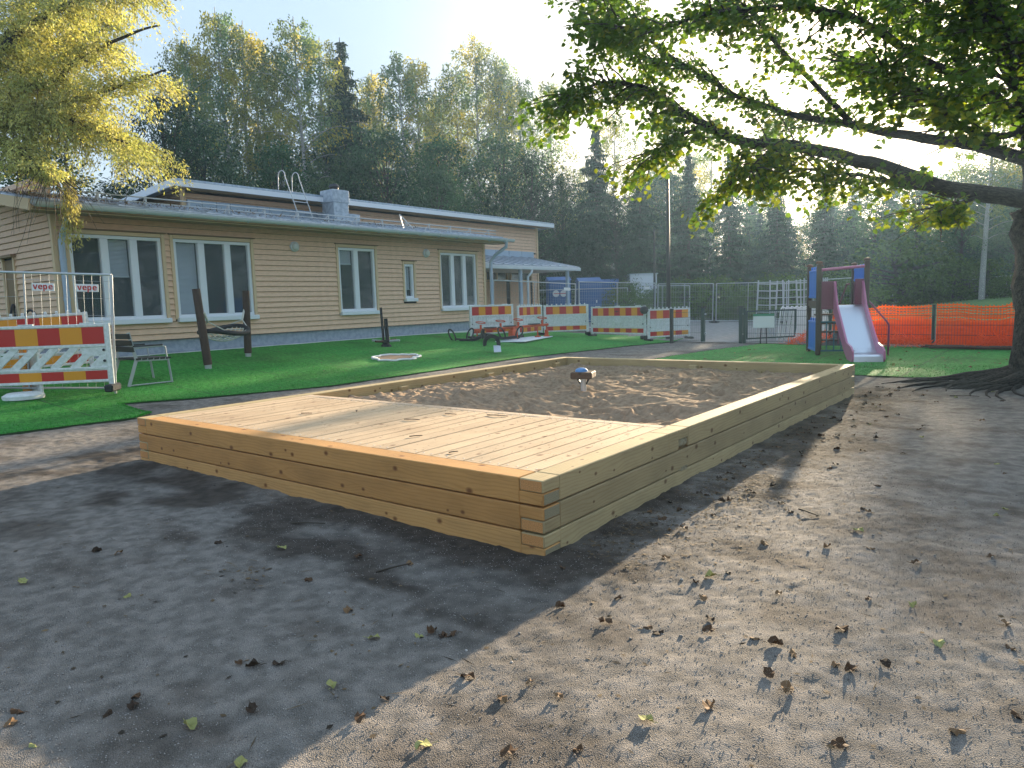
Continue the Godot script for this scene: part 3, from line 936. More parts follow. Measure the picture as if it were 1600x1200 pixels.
func build_sandbox() -> void:
	var t := thing("sandbox", "large timber sandbox with a plank deck at its near end", "sandbox", Vector3.ZERO)
	var hw := BW * 0.5
	for k in 3:
		var top := TOP - k * BH
		var fl := k % 2 == 0     # side timbers show their ends in the upper half of even courses
		timber(t, 0, X0, X1, Z0 - hw, top, not fl, not fl, M.warm_set[k], M.end_grey)
		timber(t, 0, X0, X1, Z1 + hw, top, not fl, not fl, M.pine, M.end_grey)
		timber(t, 1, Z0, Z1, X0 + hw, top, fl, fl, M.pine, M.end)
		if k == 0:
			timber(t, 1, Z0, -4.515, X1 - hw, top, fl, true, M.pine_green, M.end, true)
			timber(t, 1, -4.519, Z1, X1 - hw, top, true, fl, M.pine_green, M.end)
		else:
			timber(t, 1, Z0, Z1, X1 - hw, top, fl, fl, M.green_set[k], M.end)
	# the end of the cross beam that carries the deck, seen in the right-hand side
	for q in [[0.292, -4.595], [0.108, -4.60]]:
		var cap := MB.new()
		cap.box(Vector3(X1 - 0.04, q[0], q[1]), Vector3(0.084, 0.066, 0.14), Basis(), 0.02)
		part(t, "beam_end", cap, M.end_grey)
	var cross := MB.new()
	cross.box(Vector3((X0 + X1) * 0.5, TOP - 0.06, -4.59), Vector3(X1 - X0 - 2 * BW - 0.008, 0.12, 0.09), Basis(), 0.004, wood_off())
	part(t, "cross_beam", cross, M.pine_pale)
	# deck boards run away from the viewer
	var n := 31
	var wd := (X1 - X0 - 2 * BW) / n
	for k in n:
		part(t, "deck_board", deck_board(X0 + BW + (k + 0.5) * wd, wd - 0.0055, TOP - 0.001 + rng.randf_range(-0.0025, 0.0015), -3.044, -4.541), M.deck)
		# two screw heads at either end of the board
		var sc := MB.new()
		for z in [-3.09, -4.50]:
			for s in [-0.25, 0.25]: sc.lathe([Vector2(0.0, 0.0012), Vector2(0.0045, 0.001), Vector2(0.005, 0.0)], 7, Vector3(X0 + BW + (k + 0.5 + s) * wd, TOP + 0.0005, z))
		part(t, "screw_heads", sc, M.galv)
	# short blocks fixed inside the frame
	for p in [[X0 + BW + 0.035, -5.95], [X0 + BW + 0.035, -7.6], [X0 + BW + 0.035, -9.25]]:
		var b := MB.new()
		b.box(Vector3(p[0], 0.27, p[1]), Vector3(0.07, 0.13, 0.12), Basis(), 0.005, wood_off())
		part(t, "corner_block", b, M.pine)
	for x in [-5.95, -4.15]:
		var b := MB.new()
		b.box(Vector3(x, 0.27, Z1 + BW + 0.035), Vector3(0.12, 0.13, 0.07), Basis(), 0.005, wood_off())
		part(t, "corner_block", b, M.pine)
	# play sand
	var s1 := noise(41, 0.5, 4)
	var s2 := noise(42, 0.5, 3)
	var prints := []
	for k in 150:
		prints.append(Vector4(rng.randf_range(X0, X1), rng.randf_range(-9.6, -4.6), rng.randf() * TAU, rng.randf_range(0.6, 1.2)))
	var hf := func(x: float, z: float) -> float:
		var y := 0.25 + s1.get_noise_2d(x * 1.4, z * 1.4) * 0.06
		y += (0.5 - absf(s2.get_noise_2d(x * 3.6 + s1.get_noise_2d(x, z) * 2.0, z * 6.0))) * 0.07
		y += s2.get_noise_2d(x * 11.0, z * 15.0) * 0.012
		y -= 0.13 * exp(-((x + 3.5) * (x + 3.5) / 0.9 + (z + 5.7) * (z + 5.7) / 0.6))
		y += 0.05 * exp(-((x + 5.2) * (x + 5.2) / 1.5 + (z + 5.4) * (z + 5.4) / 0.5))
		y += 0.03 * exp(-((x + 3.0) * (x + 3.0) / 2.0 + (z + 8.6) * (z + 8.6) / 0.7))
		for p: Vector4 in prints:
			var d := Vector2(x - p.x, z - p.y)
			if absf(d.x) < 0.35 and absf(d.y) < 0.35:
				d = d.rotated(p.z)
				var q: float = (d.x * d.x / 0.0035 + d.y * d.y / 0.014) / p.w
				y += (-0.036 * exp(-q) + 0.024 * exp(-(q - 2.2) * (q - 2.2)))
		return y
	var sand := sheet(steps(X0 + BW + 0.002, X1 - BW - 0.002, 0.028), steps(Z1 + BW + 0.002, -4.638, 0.028), hf, null)
	var o := part(self, "sand", sand, M.sand)
	tag(o, "loose footprinted sand filling the far part of the timber sandbox", "sand")
	stuff(o)
	# sand blown on to the deck
	var grit := []
	for k in 1500:
		var x := rng.randf_range(X0 + 0.4, X1 - 0.2)
		var z := lerpf(-4.6, -3.1, pow(rng.randf(), 1.7))
		if rng.randf() > 0.35 + 0.65 * clampf(s1.get_noise_2d(x * 2, z * 2) + 0.4, 0, 1): continue
		var s := rng.randf_range(0.0008, 0.0026)
		grit.append(Transform3D(Basis(Vector3.UP, rng.randf() * TAU).scaled(Vector3(s * 1.6, s * 0.6, s)), Vector3(x, TOP + 0.001, z)))
	var gm := SphereMesh.new()
	gm.radius = 1.0
	gm.height = 2.0
	gm.radial_segments = 5
	gm.rings = 2
	var gs := many(self, "sand_grit", gm, M.sand, grit)
	tag(gs, "sand grains strewn over the plank deck of the sandbox", "sand")
	# sieve table on a steel post
	var tb := thing("sand_table", "small wooden play table on a steel post standing in the sand", "play table", Vector3(-4.35, 0.12, -6.93), 0.35)
	var post := MB.new()
	post.tube([Vector3.ZERO, Vector3(0, 0.30, 0)], 0.032, 0.032, 14)
	part(tb, "post", post, M.galv)
	for k in 2:
		var sl := MB.new()
		sl.box(Vector3(0, 0.33, (k - 0.5) * 0.125), Vector3(0.25, 0.075, 0.12), Basis(), 0.01, wood_off())
		part(tb, "plank", sl, M.brown_wood)
	for sx in [-1, 1]:
		var br := MB.new()
		br.bar(Vector3(sx * 0.07, 0.29, 0), Vector3(sx * 0.03, 0.22, 0), 0.02, 0.02)
		part(tb, "bracket", br, M.black)
	var bowl := MB.new()
	bowl.lathe([Vector2(0.075, 0.0), Vector2(0.07, 0.02), Vector2(0.05, 0.036), Vector2(0.02, 0.044), Vector2(0.0, 0.045)], 18, Vector3(-0.02, 0.368, 0))
	part(tb, "blue_cap", bowl, M.bowl_blue)
	# twigs on the deck
	var tw := [[-5.2, -3.75, 0.5, 0.10], [-4.1, -3.95, 0.3, 0.14], [-4.0, -4.3, 0.2, 0.11], [-3.55, -3.45, 0.9, 0.09], [-2.95, -3.18, 1.1, 0.06], [-3.6, -4.42, 0.1, 0.2], [-4.9, -4.05, 2.5, 0.07]]
	for k in tw.size():
		var q: Array = tw[k]
		var b := MB.new()
		b.tube([Vector3(-q[3] * 0.5, 0, 0), Vector3(0, 0.004, 0.01), Vector3(q[3] * 0.5, 0.001, 0)], 0.004, 0.003, 5)
		var w := part(self, "twig", b, M.twig_bark, "", Vector3(q[0], TOP + 0.005, q[1]))
		w.rotation.y = q[2]
		tag(w, "dark little twig lying on the sandbox deck", "twig", "twigs on the sandbox deck")

# ---------------------------------------------------------------- building
const FX := -15.2      # plane of the long front wall
const BX := -18.0      # plane of the higher rear volume

# lapped boards across a wall; holes are [from, to, low, high]; axis 0: wall along z facing +x, 1: along x facing +z
func clad(root: Node3D, axis: int, plane: float, a: float, b: float, y0: float, y1: float, pitch: float, holes: Array, m: Material) -> void:
	var rows := int(round((y1 - y0) / pitch))
	for k in rows:
		var lo := y0 + k * pitch + 0.007
		var hi := y0 + (k + 1) * pitch
		var cuts := [[a, b]]
		for h in holes:
			if hi > h[2] + 0.02 and lo < h[3] - 0.02:
				var nxt := []
				for c in cuts:
					if h[1] <= c[0] or h[0] >= c[1]:
						nxt.append(c)
						continue
					if h[0] - c[0] > 0.02: nxt.append([c[0], h[0]])
					if c[1] - h[1] > 0.02: nxt.append([h[1], c[1]])
				cuts = nxt
		for c in cuts:
			var mb := MB.new()
			var th := 0.034
			var o0: float = plane + th
			var o1: float = plane + 0.004
			var j := rng.randf_range(-0.0015, 0.0015)
			var pts := []
			for q in [[c[0], lo, o0 + j], [c[1], lo, o0 + j], [c[1], hi, o1], [c[0], hi, o1], [c[0], lo, plane - 0.01], [c[1], lo, plane - 0.01], [c[1], hi, plane - 0.01], [c[0], hi, plane - 0.01]]:
				pts.append(Vector3(q[2], q[1], q[0]) if axis == 0 else Vector3(q[0], q[1], q[2]))
			var out := Vector3.RIGHT if axis == 0 else Vector3.BACK
			var al := Vector3.BACK if axis == 0 else Vector3.RIGHT
			mb.quad(pts[0], pts[1], pts[2], pts[3], out)
			mb.quad(pts[0], pts[1], pts[5], pts[4], Vector3.DOWN)
			mb.quad(pts[0], pts[3], pts[7], pts[4], -al)
			mb.quad(pts[1], pts[2], pts[6], pts[5], al)
			part(root, "siding_board", mb, m)

func slab(c: Vector3, s: Vector3, bev := 0.0) -> MB:
	var b := MB.new()
	b.box(c, s, Basis(), bev)
	return b

# z runs from za (nearer) to zb (farther, more negative); panes are fractions
func window(root: Node3D, za: float, zb: float, y0: float, y1: float, cuts: Array, blinds: Array) -> void:
	var w := part(root, "window", null, M.white)
	var fr := MB.new()
	var fw := 0.065
	var xf := FX - 0.035
	var zc := (za + zb) * 0.5
	var len := za - zb
	for y in [y0 + fw * 0.5, y1 - fw * 0.5]:
		fr.box(Vector3(xf, y, zc), Vector3(0.09, fw, len), Basis(), 0.004)
	for z in [za - fw * 0.5, zb + fw * 0.5]:
		fr.box(Vector3(xf - 0.002, (y0 + y1) * 0.5, z), Vector3(0.09, y1 - y0 - fw * 2, fw), Basis(), 0.004)
	for k in range(1, cuts.size() - 1):
		fr.box(Vector3(xf + 0.008, (y0 + y1) * 0.5, za - len * cuts[k]), Vector3(0.1, y1 - y0 - fw * 2, 0.15), Basis(), 0.006)
	w.mesh = fr.mesh()
	w.name = numbered(root, "window_frame") if false else w.name
	for k in cuts.size() - 1:
		var a: float = za - len * cuts[k] - (fw if k == 0 else 0.075)
		var b: float = za - len * cuts[k + 1] + (fw if k == cuts.size() - 2 else 0.075)
		part(w, "pane", slab(Vector3(FX - 0.045, (y0 + y1) * 0.5, (a + b) * 0.5), Vector3(0.006, y1 - y0 - 2 * fw, a - b)), M.glass)
		if k < blinds.size() and blinds[k] != null:
			var bl := MB.new()
			var top: float = y1 - fw
			var low: float = lerpf(top, y0 + fw, blinds[k][0])
			var y := top - 0.02
			while y > low:
				bl.box(Vector3(FX - 0.12, y, (a + b) * 0.5), Vector3(0.026, 0.002, a - b - 0.01), Basis(Vector3.BACK, -1.05 if blinds[k][1] else -0.5))
				y -= 0.026
			bl.box(Vector3(FX - 0.12, low - 0.015, (a + b) * 0.5), Vector3(0.03, 0.03, a - b - 0.01))
			part(w, "blind", bl, M.blind)
	part(w, "sill", slab(Vector3(FX + 0.03, y0 - 0.05, zc - 0.02), Vector3(0.16, 0.1, len + 0.1), 0.008), M.white)
	# painted boards round the opening
	var cs := MB.new()
	cs.box(Vector3(FX + 0.02, (y0 + y1) * 0.5 + 0.02, za + 0.04), Vector3(0.05, y1 - y0 + 0.12, 0.07), Basis(), 0.004)
	cs.box(Vector3(FX + 0.02, (y0 + y1) * 0.5 + 0.02, zb - 0.04), Vector3(0.05, y1 - y0 + 0.12, 0.07), Basis(), 0.004)
	cs.box(Vector3(FX + 0.018, y1 + 0.045, zc), Vector3(0.05, 0.075, len), Basis(), 0.004)
	part(w, "casing", cs, M.trim_cream)
	part(w, "drip_cap", slab(Vector3(FX + 0.04, y1 + 0.096, zc), Vector3(0.09, 0.016, len + 0.2)), M.siding_dark)

func pipe_down(root: Node3D, pts: Array, r: float, m: Material) -> void:
	var b := MB.new()
	b.tube(pts, r, r, 12)
	var o := part(root, "downpipe", b, m)
	for k in 3:
		var p: Vector3 = pts[pts.size() - 2].lerp(pts[pts.size() - 1], 0.15 + 0.33 * k)
		var c := MB.new()
		c.tube([p - Vector3(0, 0.02, 0), p + Vector3(0, 0.02, 0)], r + 0.008, r + 0.008, 12)
		part(o, "clamp", c, m)

func roof_y(x: float) -> float:
	return 3.40 + (-14.58 - x) * 0.172

func build_building() -> void:
	var h := thing("kindergarten_building", "cream clapboard single-storey building with white windows and grey metal roofs", "building", Vector3.ZERO)
	var za := -5.57
	var zb := -18.18
	var wins := [[-5.80, -7.58, 1.20, 2.88], [-7.84, -9.68, 1.20, 2.88], [-12.24, -13.50, 1.20, 2.88], [-14.60, -14.97, 1.52, 2.50], [-16.12, -17.80, 1.20, 2.88]]
	var holes := []
	for w in wins: holes.append([w[1] - 0.075, w[0] + 0.075, w[2] - 0.1, w[3] + 0.088])
	# inner leaf of the walls, with real openings
	var shell := MB.new()
	var zz := za - 0.03
	for w in wins:
		shell.box(Vector3(FX - 0.12, 1.97, (zz + w[0]) * 0.5), Vector3(0.2, 2.46, zz - w[0]))
		shell.box(Vector3(FX - 0.12, (0.74 + w[2]) * 0.5, (w[0] + w[1]) * 0.5), Vector3(0.2, w[2] - 0.74, w[0] - w[1]))
		shell.box(Vector3(FX - 0.12, (w[3] + 3.2) * 0.5, (w[0] + w[1]) * 0.5), Vector3(0.2, 3.2 - w[3], w[0] - w[1]))
		zz = w[1]
	shell.box(Vector3(FX - 0.12, 1.97, (zz + zb) * 0.5), Vector3(0.2, 2.46, zz - zb))
	shell.box(Vector3(-19.4, 1.97, za - 0.13), Vector3(8.3, 2.46, 0.2))
	shell.box(Vector3(-16.6, 1.97, zb + 0.12), Vector3(2.6, 2.46, 0.2))
	shell.box(Vector3(-23.6, 1.97, -11.87), Vector3(0.2, 2.46, 12.4))
	shell.box(Vector3(-19.4, 0.80, -11.87), Vector3(8.2, 0.1, 12.4))
	shell.box(Vector3(-19.4, 3.21, -11.87), Vector3(8.0, 0.06, 12.4))
	var wall := part(h, "wall", shell, M.room)
	clad(wall, 0, FX, zb, za, 0.74, 3.24, 0.125, holes, M.siding)
	# end wall with its narrow boarded recess
	var eh := [[-17.95, -17.32, 1.2, 2.52]]
	var endw := part(h, "end_wall", slab(Vector3(-20.0, 1.9, za - 0.02), Vector3(9.4, 2.4, 0.02)), M.room)
	clad(endw, 1, za, -24.6, FX, 0.74, 3.99, 0.125, eh, M.siding)
	part(endw, "hatch", slab(Vector3(-17.635, 1.86, za - 0.002), Vector3(0.6, 1.3, 0.012)), M.siding_dark)
	for x in [-17.96, -17.31]:
		part(endw, "casing", slab(Vector3(x, 1.86, za + 0.025), Vector3(0.08, 1.4, 0.05), 0.004), M.trim_cream)
	part(endw, "drip_cap", slab(Vector3(-17.635, 2.58, za + 0.05), Vector3(0.84, 0.06, 0.12), 0.005), M.siding_dark)
	for c in [Vector3(FX + 0.012, 1.97, za + 0.012), Vector3(FX + 0.012, 1.97, zb - 0.012)]:
		part(h, "corner_board", slab(c, Vector3(0.1, 2.5, 0.1), 0.006), M.trim_cream)
	var fnd := MB.new()
	fnd.box(Vector3(-19.4, 0.35, (za + zb) * 0.5), Vector3(8.34, 0.76, za - zb - 0.06))
	part(h, "foundation", fnd, M.concrete)
	# grey strip of gravel-filled kerb along it
	part(h, "plinth_strip", slab(Vector3(FX + 0.06, 0.42, (za + zb) * 0.5), Vector3(0.1, 0.06, za - zb)), M.white_plain)
	for k in wins.size():
		var w: Array = wins[k]
		var cuts: Array = [[0.0, 0.36, 0.68, 1.0], [0.0, 0.34, 0.68, 1.0], [0.0, 0.47, 1.0], [0.0, 1.0], [0.0, 0.33, 0.66, 1.0]][k]
		var bl: Array = [[null, [0.47, true], null], [[1.0, true], null, null], [[0.22, true], null], [[0.75, true]], [null, null, null]][k]
		window(h, w[0], w[1], w[2], w[3], cuts, bl)
	# round wall lamps
	for z in [-10.89, -15.51]:
		var l := MB.new()
		var bas := Basis(Vector3.BACK, -PI / 2)
		l.lathe([Vector2(0.125, 0.0), Vector2(0.125, 0.05), Vector2(0.10, 0.075)], 20, Vector3(FX + 0.015, 2.84, z), bas)
		var lo := part(h, "wall_lamp", l, M.gutter)
		var g := MB.new()
		g.lathe([Vector2(0.10, 0.072), Vector2(0.085, 0.10), Vector2(0.05, 0.115), Vector2(0.0, 0.12)], 20, Vector3(FX + 0.015, 2.84, z), bas)
		part(lo, "diffuser", g, M.lamp_glass)
	# low roof
	var rz0 := -5.02
	var rz1 := -18.75
	var rb := MB.new()
	var ang := atan(0.172)
	var cx := (-14.58 + BX) * 0.5
	var ln := (-14.58 - BX) / cos(ang)
	rb.box(Vector3(cx, roof_y(cx) - 0.05, (rz0 + rz1) * 0.5), Vector3(ln, 0.09, rz0 - rz1), Basis(Vector3.BACK, -ang), 0.0)
	# left of the higher volume the slope runs on to the ridge
	rb.box(Vector3((BX - 22.0) * 0.5 - 0.0, roof_y((BX - 22.0) * 0.5) - 0.052, (rz0 - 9.6) * 0.5), Vector3(4.06, 0.09, 9.6 + rz0), Basis(Vector3.BACK, -ang), 0.0)
	var roof := part(h, "roof", rb, M.roof)
	for k in 23:
		var z := rz0 - 0.3 - k * 0.6
		if z < rz1: break
		part(roof, "seam", slab_at(Vector3(cx, roof_y(cx) + 0.012, z), Vector3(ln - 0.02, 0.03, 0.018), Basis(Vector3.BACK, -ang)), M.roof)
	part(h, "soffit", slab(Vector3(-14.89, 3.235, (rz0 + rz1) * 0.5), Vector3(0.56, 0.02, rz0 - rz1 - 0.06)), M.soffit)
	part(h, "eave_board", slab(Vector3(-14.64, 3.29, (rz0 + rz1) * 0.5), Vector3(0.025, 0.15, rz0 - rz1 - 0.02)), M.trim_cream)
	var vb := MB.new()
	vb.bar(Vector3(-14.6, roof_y(-14.6) - 0.11, rz0 + 0.012), Vector3(-22.5, roof_y(-22.5) - 0.11, rz0 + 0.012), 0.03, 0.2)
	part(h, "verge_board", vb, M.trim_cream)
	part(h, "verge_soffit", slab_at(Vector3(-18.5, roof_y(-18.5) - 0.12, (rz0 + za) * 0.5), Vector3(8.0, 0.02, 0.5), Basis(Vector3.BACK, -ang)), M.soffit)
	# half-round gutter with brackets
	var gt := MB.new()
	for s in 8:
		var a0 := PI + PI * s / 8.0
		var a1 := PI + PI * (s + 1) / 8.0
		var p0 := Vector3(cos(a0) * 0.075, sin(a0) * 0.075, 0)
		var p1 := Vector3(cos(a1) * 0.075, sin(a1) * 0.075, 0)
		var c0 := Vector3(-14.53, 3.33, rz0 - 0.03)
		var c1 := Vector3(-14.53, 3.35, -18.98)
		gt.quad(c0 + p0, c0 + p1, c1 + p1, c1 + p0)
		gt.quad(c0 + p0 * 0.93, c1 + p0 * 0.93, c1 + p1 * 0.93, c0 + p1 * 0.93)
	gt.tube([Vector3(-14.455, 3.335, rz0 - 0.03), Vector3(-14.455, 3.355, -18.98)], 0.009, 0.009, 6)
	var gutter := part(h, "gutter", gt, M.gutter)
	for k in 18:
		var br := MB.new()
		var z := rz0 - 0.4 - k * 0.77
		for s in 6:
			var a0 := PI + PI * s / 6.0
			var a1 := PI + PI * (s + 1) / 6.0
			br.bar(Vector3(-14.53 + cos(a0) * 0.082, 3.34 + sin(a0) * 0.082, z), Vector3(-14.53 + cos(a1) * 0.082, 3.34 + sin(a1) * 0.082, z), 0.025, 0.005, 0.0, Vector3.BACK)
		part(gutter, "bracket", br, M.gutter)
	pipe_down(h, [Vector3(-14.53, 3.3, -5.62), Vector3(-14.56, 3.15, -5.62), Vector3(-14.98, 2.85, -5.64), Vector3(-15.08, 2.72, -5.64), Vector3(-15.08, 0.42, -5.64)], 0.055, M.pipe_blue)
	pipe_down(h, [Vector3(-14.53, 3.32, -18.62), Vector3(-14.55, 3.12, -18.62), Vector3(-14.95, 2.85, -18.5), Vector3(-15.06, 2.66, -18.42), Vector3(-15.06, 0.3, -18.42)], 0.055, M.pipe_blue)
	# snow guard: two rails on brackets
	for y in [0.09, 0.19]:
		var rl := MB.new()
		rl.tube([Vector3(-15.0, roof_y(-15.0) + y, rz0 - 0.15), Vector3(-15.0, roof_y(-15.0) + y, rz1 + 0.1)], 0.014, 0.014, 6)
		part(roof, "snow_rail", rl, M.galv)
	for k in 15:
		var b := MB.new()
		var z := rz0 - 0.4 - k * 0.92
		b.bar(Vector3(-15.0, roof_y(-15.0), z), Vector3(-15.0, roof_y(-15.0) + 0.22, z), 0.03, 0.012)
		b.bar(Vector3(-15.22, roof_y(-15.22), z), Vector3(-15.01, roof_y(-15.0) + 0.2, z), 0.03, 0.008)
		part(roof, "rail_bracket", b, M.galv)
	# higher rear volume
	var up := part(h, "upper_wall", slab(Vector3(-20.6, 2.4, -17.4), Vector3(5.1, 3.9, 15.4)), M.room)
	var ph := [[-23.55, -21.6, 0.3, 2.62], [-25.0, -23.2, 0.3, 2.62]]
	clad(up, 0, BX, -25.12, -9.66, 3.36, 4.42, 0.125, [], M.siding)
	clad(up, 0, BX, -25.12, -18.78, 0.3, 3.36, 0.125, [[-24.75, -19.0, 0.3, 2.62]], M.siding)
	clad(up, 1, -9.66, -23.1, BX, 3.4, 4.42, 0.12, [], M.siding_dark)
	part(up, "corner_board", slab(Vector3(BX + 0.012, 4.0, -9.65), Vector3(0.1, 0.86, 0.1), 0.004), M.trim_cream)
	part(up, "corner_board", slab(Vector3(BX + 0.012, 2.3, -25.13), Vector3(0.1, 4.2, 0.1), 0.004), M.trim_cream)
	var ur := MB.new()
	var ua := 0.07
	ur.box(Vector3(-20.4, 4.37, -17.45), Vector3(5.9, 0.06, 16.5), Basis(Vector3.BACK, ua))
	var uro := part(h, "upper_roof", ur, M.roof)
	part(uro, "fascia", slab(Vector3(-17.48, 4.50, -17.45), Vector3(0.04, 0.17, 16.56), 0.004), M.white)
	part(uro, "fascia", slab_at(Vector3(-20.4, 4.31, -9.19), Vector3(5.86, 0.17, 0.04), Basis(Vector3.BACK, ua)), M.white)
	part(uro, "fascia", slab_at(Vector3(-20.4, 4.31, -25.71), Vector3(5.86, 0.17, 0.04), Basis(Vector3.BACK, ua)), M.white)
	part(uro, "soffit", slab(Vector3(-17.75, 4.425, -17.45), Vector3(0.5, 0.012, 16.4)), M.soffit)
	# standing sheet panels at the foot of the upper wall
	for k in 14:
		var z0 := -9.72 - k * 0.402
		part(up, "flashing_panel", slab(Vector3(BX + 0.06, 4.02, z0 - 0.2), Vector3(0.05, 0.34, 0.39), 0.006), M.pipe_blue)
	# vent stack in sheet metal
	var ch := part(h, "chimney", slab(Vector3(-17.3, 4.2, -13.95), Vector3(0.55, 1.1, 0.55), 0.01), M.roof)
	part(ch, "chimney_cap", slab(Vector3(-17.3, 4.56, -13.95), Vector3(0.60, 0.36, 0.60), 0.01), M.roof)
	part(ch, "chimney_base", slab(Vector3(-17.2, 3.9, -14.0), Vector3(0.75, 0.3, 0.95), 0.01), M.roof)
	var hood := MB.new()
	hood.lathe([Vector2(0.13, 0), Vector2(0.13, 0.1), Vector2(0.17, 0.12), Vector2(0.1, 0.2), Vector2(0, 0.22)], 14, Vector3(-17.3, 4.74, -13.95))
	part(ch, "vent_hood", hood, M.black)
	# roof ladder with hooped handrails
	var la := Node3D.new()
	for s in 2:
		var z := -12.35 - s * 0.46
		var b := MB.new()
		var pts := [Vector3(-16.9, 3.85, z), Vector3(-17.25, 4.62, z), Vector3(-17.42, 5.0, z)]
		for k in 9:
			var a := PI * k / 8.0
			pts.append(Vector3(-17.58 + cos(a) * 0.16, 5.02 + sin(a) * 0.16, z))
		pts.append(Vector3(-17.78, 4.5, z))
		b.tube(pts, 0.013, 0.013, 8)
		part(h, "ladder_rail", b, M.galv)
	for k in 3:
		var b := MB.new()
		var p := Vector3(-16.98 - k * 0.13, 4.0 + k * 0.28, 0)
		b.tube([p + Vector3(0, 0, -12.35), p + Vector3(0, 0, -12.81)], 0.012, 0.012, 6)
		part(h, "ladder_rung", b, M.steel)
	la.free()
	var stp := MB.new()
	stp.bar(Vector3(-15.9, 3.62, -15.35), Vector3(-16.0, 4.05, -15.3), 0.03, 0.03)
	stp.bar(Vector3(-15.7, 3.62, -15.55), Vector3(-16.0, 4.05, -15.3), 0.03, 0.03)
	part(h, "roof_bracket", stp, M.steel)
	# porch
	var pr := MB.new()
	var pa := atan2(0.52, 2.4)
	pr.box(Vector3(-16.8, 2.87, -21.55), Vector3(2.5, 0.07, 6.3), Basis(Vector3.BACK, -pa))
	# it wraps round the corner as a flat canopy
	var po := part(h, "porch_roof", pr, M.roof)
	for k in 11:
		part(po, "seam", slab_at(Vector3(-16.8, 2.92, -18.7 - k * 0.57), Vector3(2.46, 0.03, 0.018), Basis(Vector3.BACK, -pa)), M.roof)
	for k in 7:
		part(po, "flashing_panel", slab(Vector3(BX + 0.05, 3.24, -19.25 - k * 0.86), Vector3(0.04, 0.3, 0.84), 0.005), M.pipe_blue)
	part(po, "fascia", slab(Vector3(-15.57, 2.54, -21.55), Vector3(0.05, 0.13, 6.4), 0.01), M.gutter)
	part(po, "soffit", slab(Vector3(-16.75, 2.50, -21.55), Vector3(2.3, 0.02, 6.2)), M.white_plain)
	for z in [-20.9, -24.0]:
		var c := MB.new()
		c.tube([Vector3(-15.72, 0.2, z), Vector3(-15.72, 2.5, z)], 0.075, 0.075, 12)
		part(h, "column", c, M.pipe_blue)
	var c3 := MB.new()
	c3.tube([Vector3(-15.55, 2.5, -21.4), Vector3(-15.57, 2.36, -21.38), Vector3(-15.62, 2.22, -21.22), Vector3(-15.62, 0.2, -21.18)], 0.045, 0.045, 10)
	part(h, "downpipe", c3, M.gutter)
	var bk := [[-19.05, -21.5], [-21.62, -23.05], [-23.2, -24.7]]
	for q in bk:
		var d := part(h, "door", slab(Vector3(BX - 0.06, 1.2, (q[0] + q[1]) * 0.5), Vector3(0.06, 1.9, q[0] - q[1] - 0.1)), M.siding)
		var f := MB.new()
		for y in [2.19, 2.62]:
			f.box(Vector3(BX, y, (q[0] + q[1]) * 0.5), Vector3(0.1, 0.06, q[0] - q[1]))
		for z in [q[0] - 0.03, (q[0] + q[1]) * 0.5, q[1] + 0.03]:
			f.box(Vector3(BX + 0.003, 2.405, z), Vector3(0.1, 0.37, 0.06))
		part(d, "window_frame", f, M.trim_cream)
		part(d, "pane", slab(Vector3(BX - 0.02, 2.405, (q[0] + q[1]) * 0.5), Vector3(0.006, 0.37, q[0] - q[1] - 0.12)), M.glass)
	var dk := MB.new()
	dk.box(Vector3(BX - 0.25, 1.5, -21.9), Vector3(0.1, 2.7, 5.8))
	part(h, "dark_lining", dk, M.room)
	# twigs and leaves lie on the low roof below the willow
	var lt := MB.new()
	lt.colored = true
	for k in 1500:
		var z := -5.1 - pow(rng.randf(), 2.2) * 11.0
		var x := -14.7 - pow(rng.randf(), 1.6) * 1.5
		if rng.randf() < 0.25:
			x = rng.randf_range(-18, -14.6)
			z = rng.randf_range(-5.1, -7.5)
		var g := rng.randf_range(0.5, 1.6)
		lt.col = Color(1.0 * g, 0.85 * g, 0.6 * g)
		var a := rng.randf() * TAU
		var d := Vector3(cos(a), rng.randf_range(-0.1, 0.5), sin(a)).normalized()
		lt.leaf(Vector3(x, roof_y(x) + 0.01 + rng.randf() * 0.05, z), d, d.cross(Vector3.UP).normalized(), rng.randf_range(0.04, 0.28), rng.randf_range(0.008, 0.03))
	var lo2 := part(self, "roof_litter", lt, M.litter)
	tag(lo2, "dry twigs and leaves lying along the eave of the low roof", "leaf litter")
	stuff(lo2)

func slab_at(c: Vector3, s: Vector3, b: Basis) -> MB:
	var m := MB.new()
	m.box(c, s, b)
	return m

# ---------------------------------------------------------------- site barriers and fences
func frame_between(o: Node3D, a: Vector3, b: Vector3) -> float:
	# local x runs from a to b on the ground
	o.position = a
	o.rotation.y = -atan2(b.z - a.z, b.x - a.x)
	return Vector2(a.x, a.z).distance_to(Vector2(b.x, b.z))

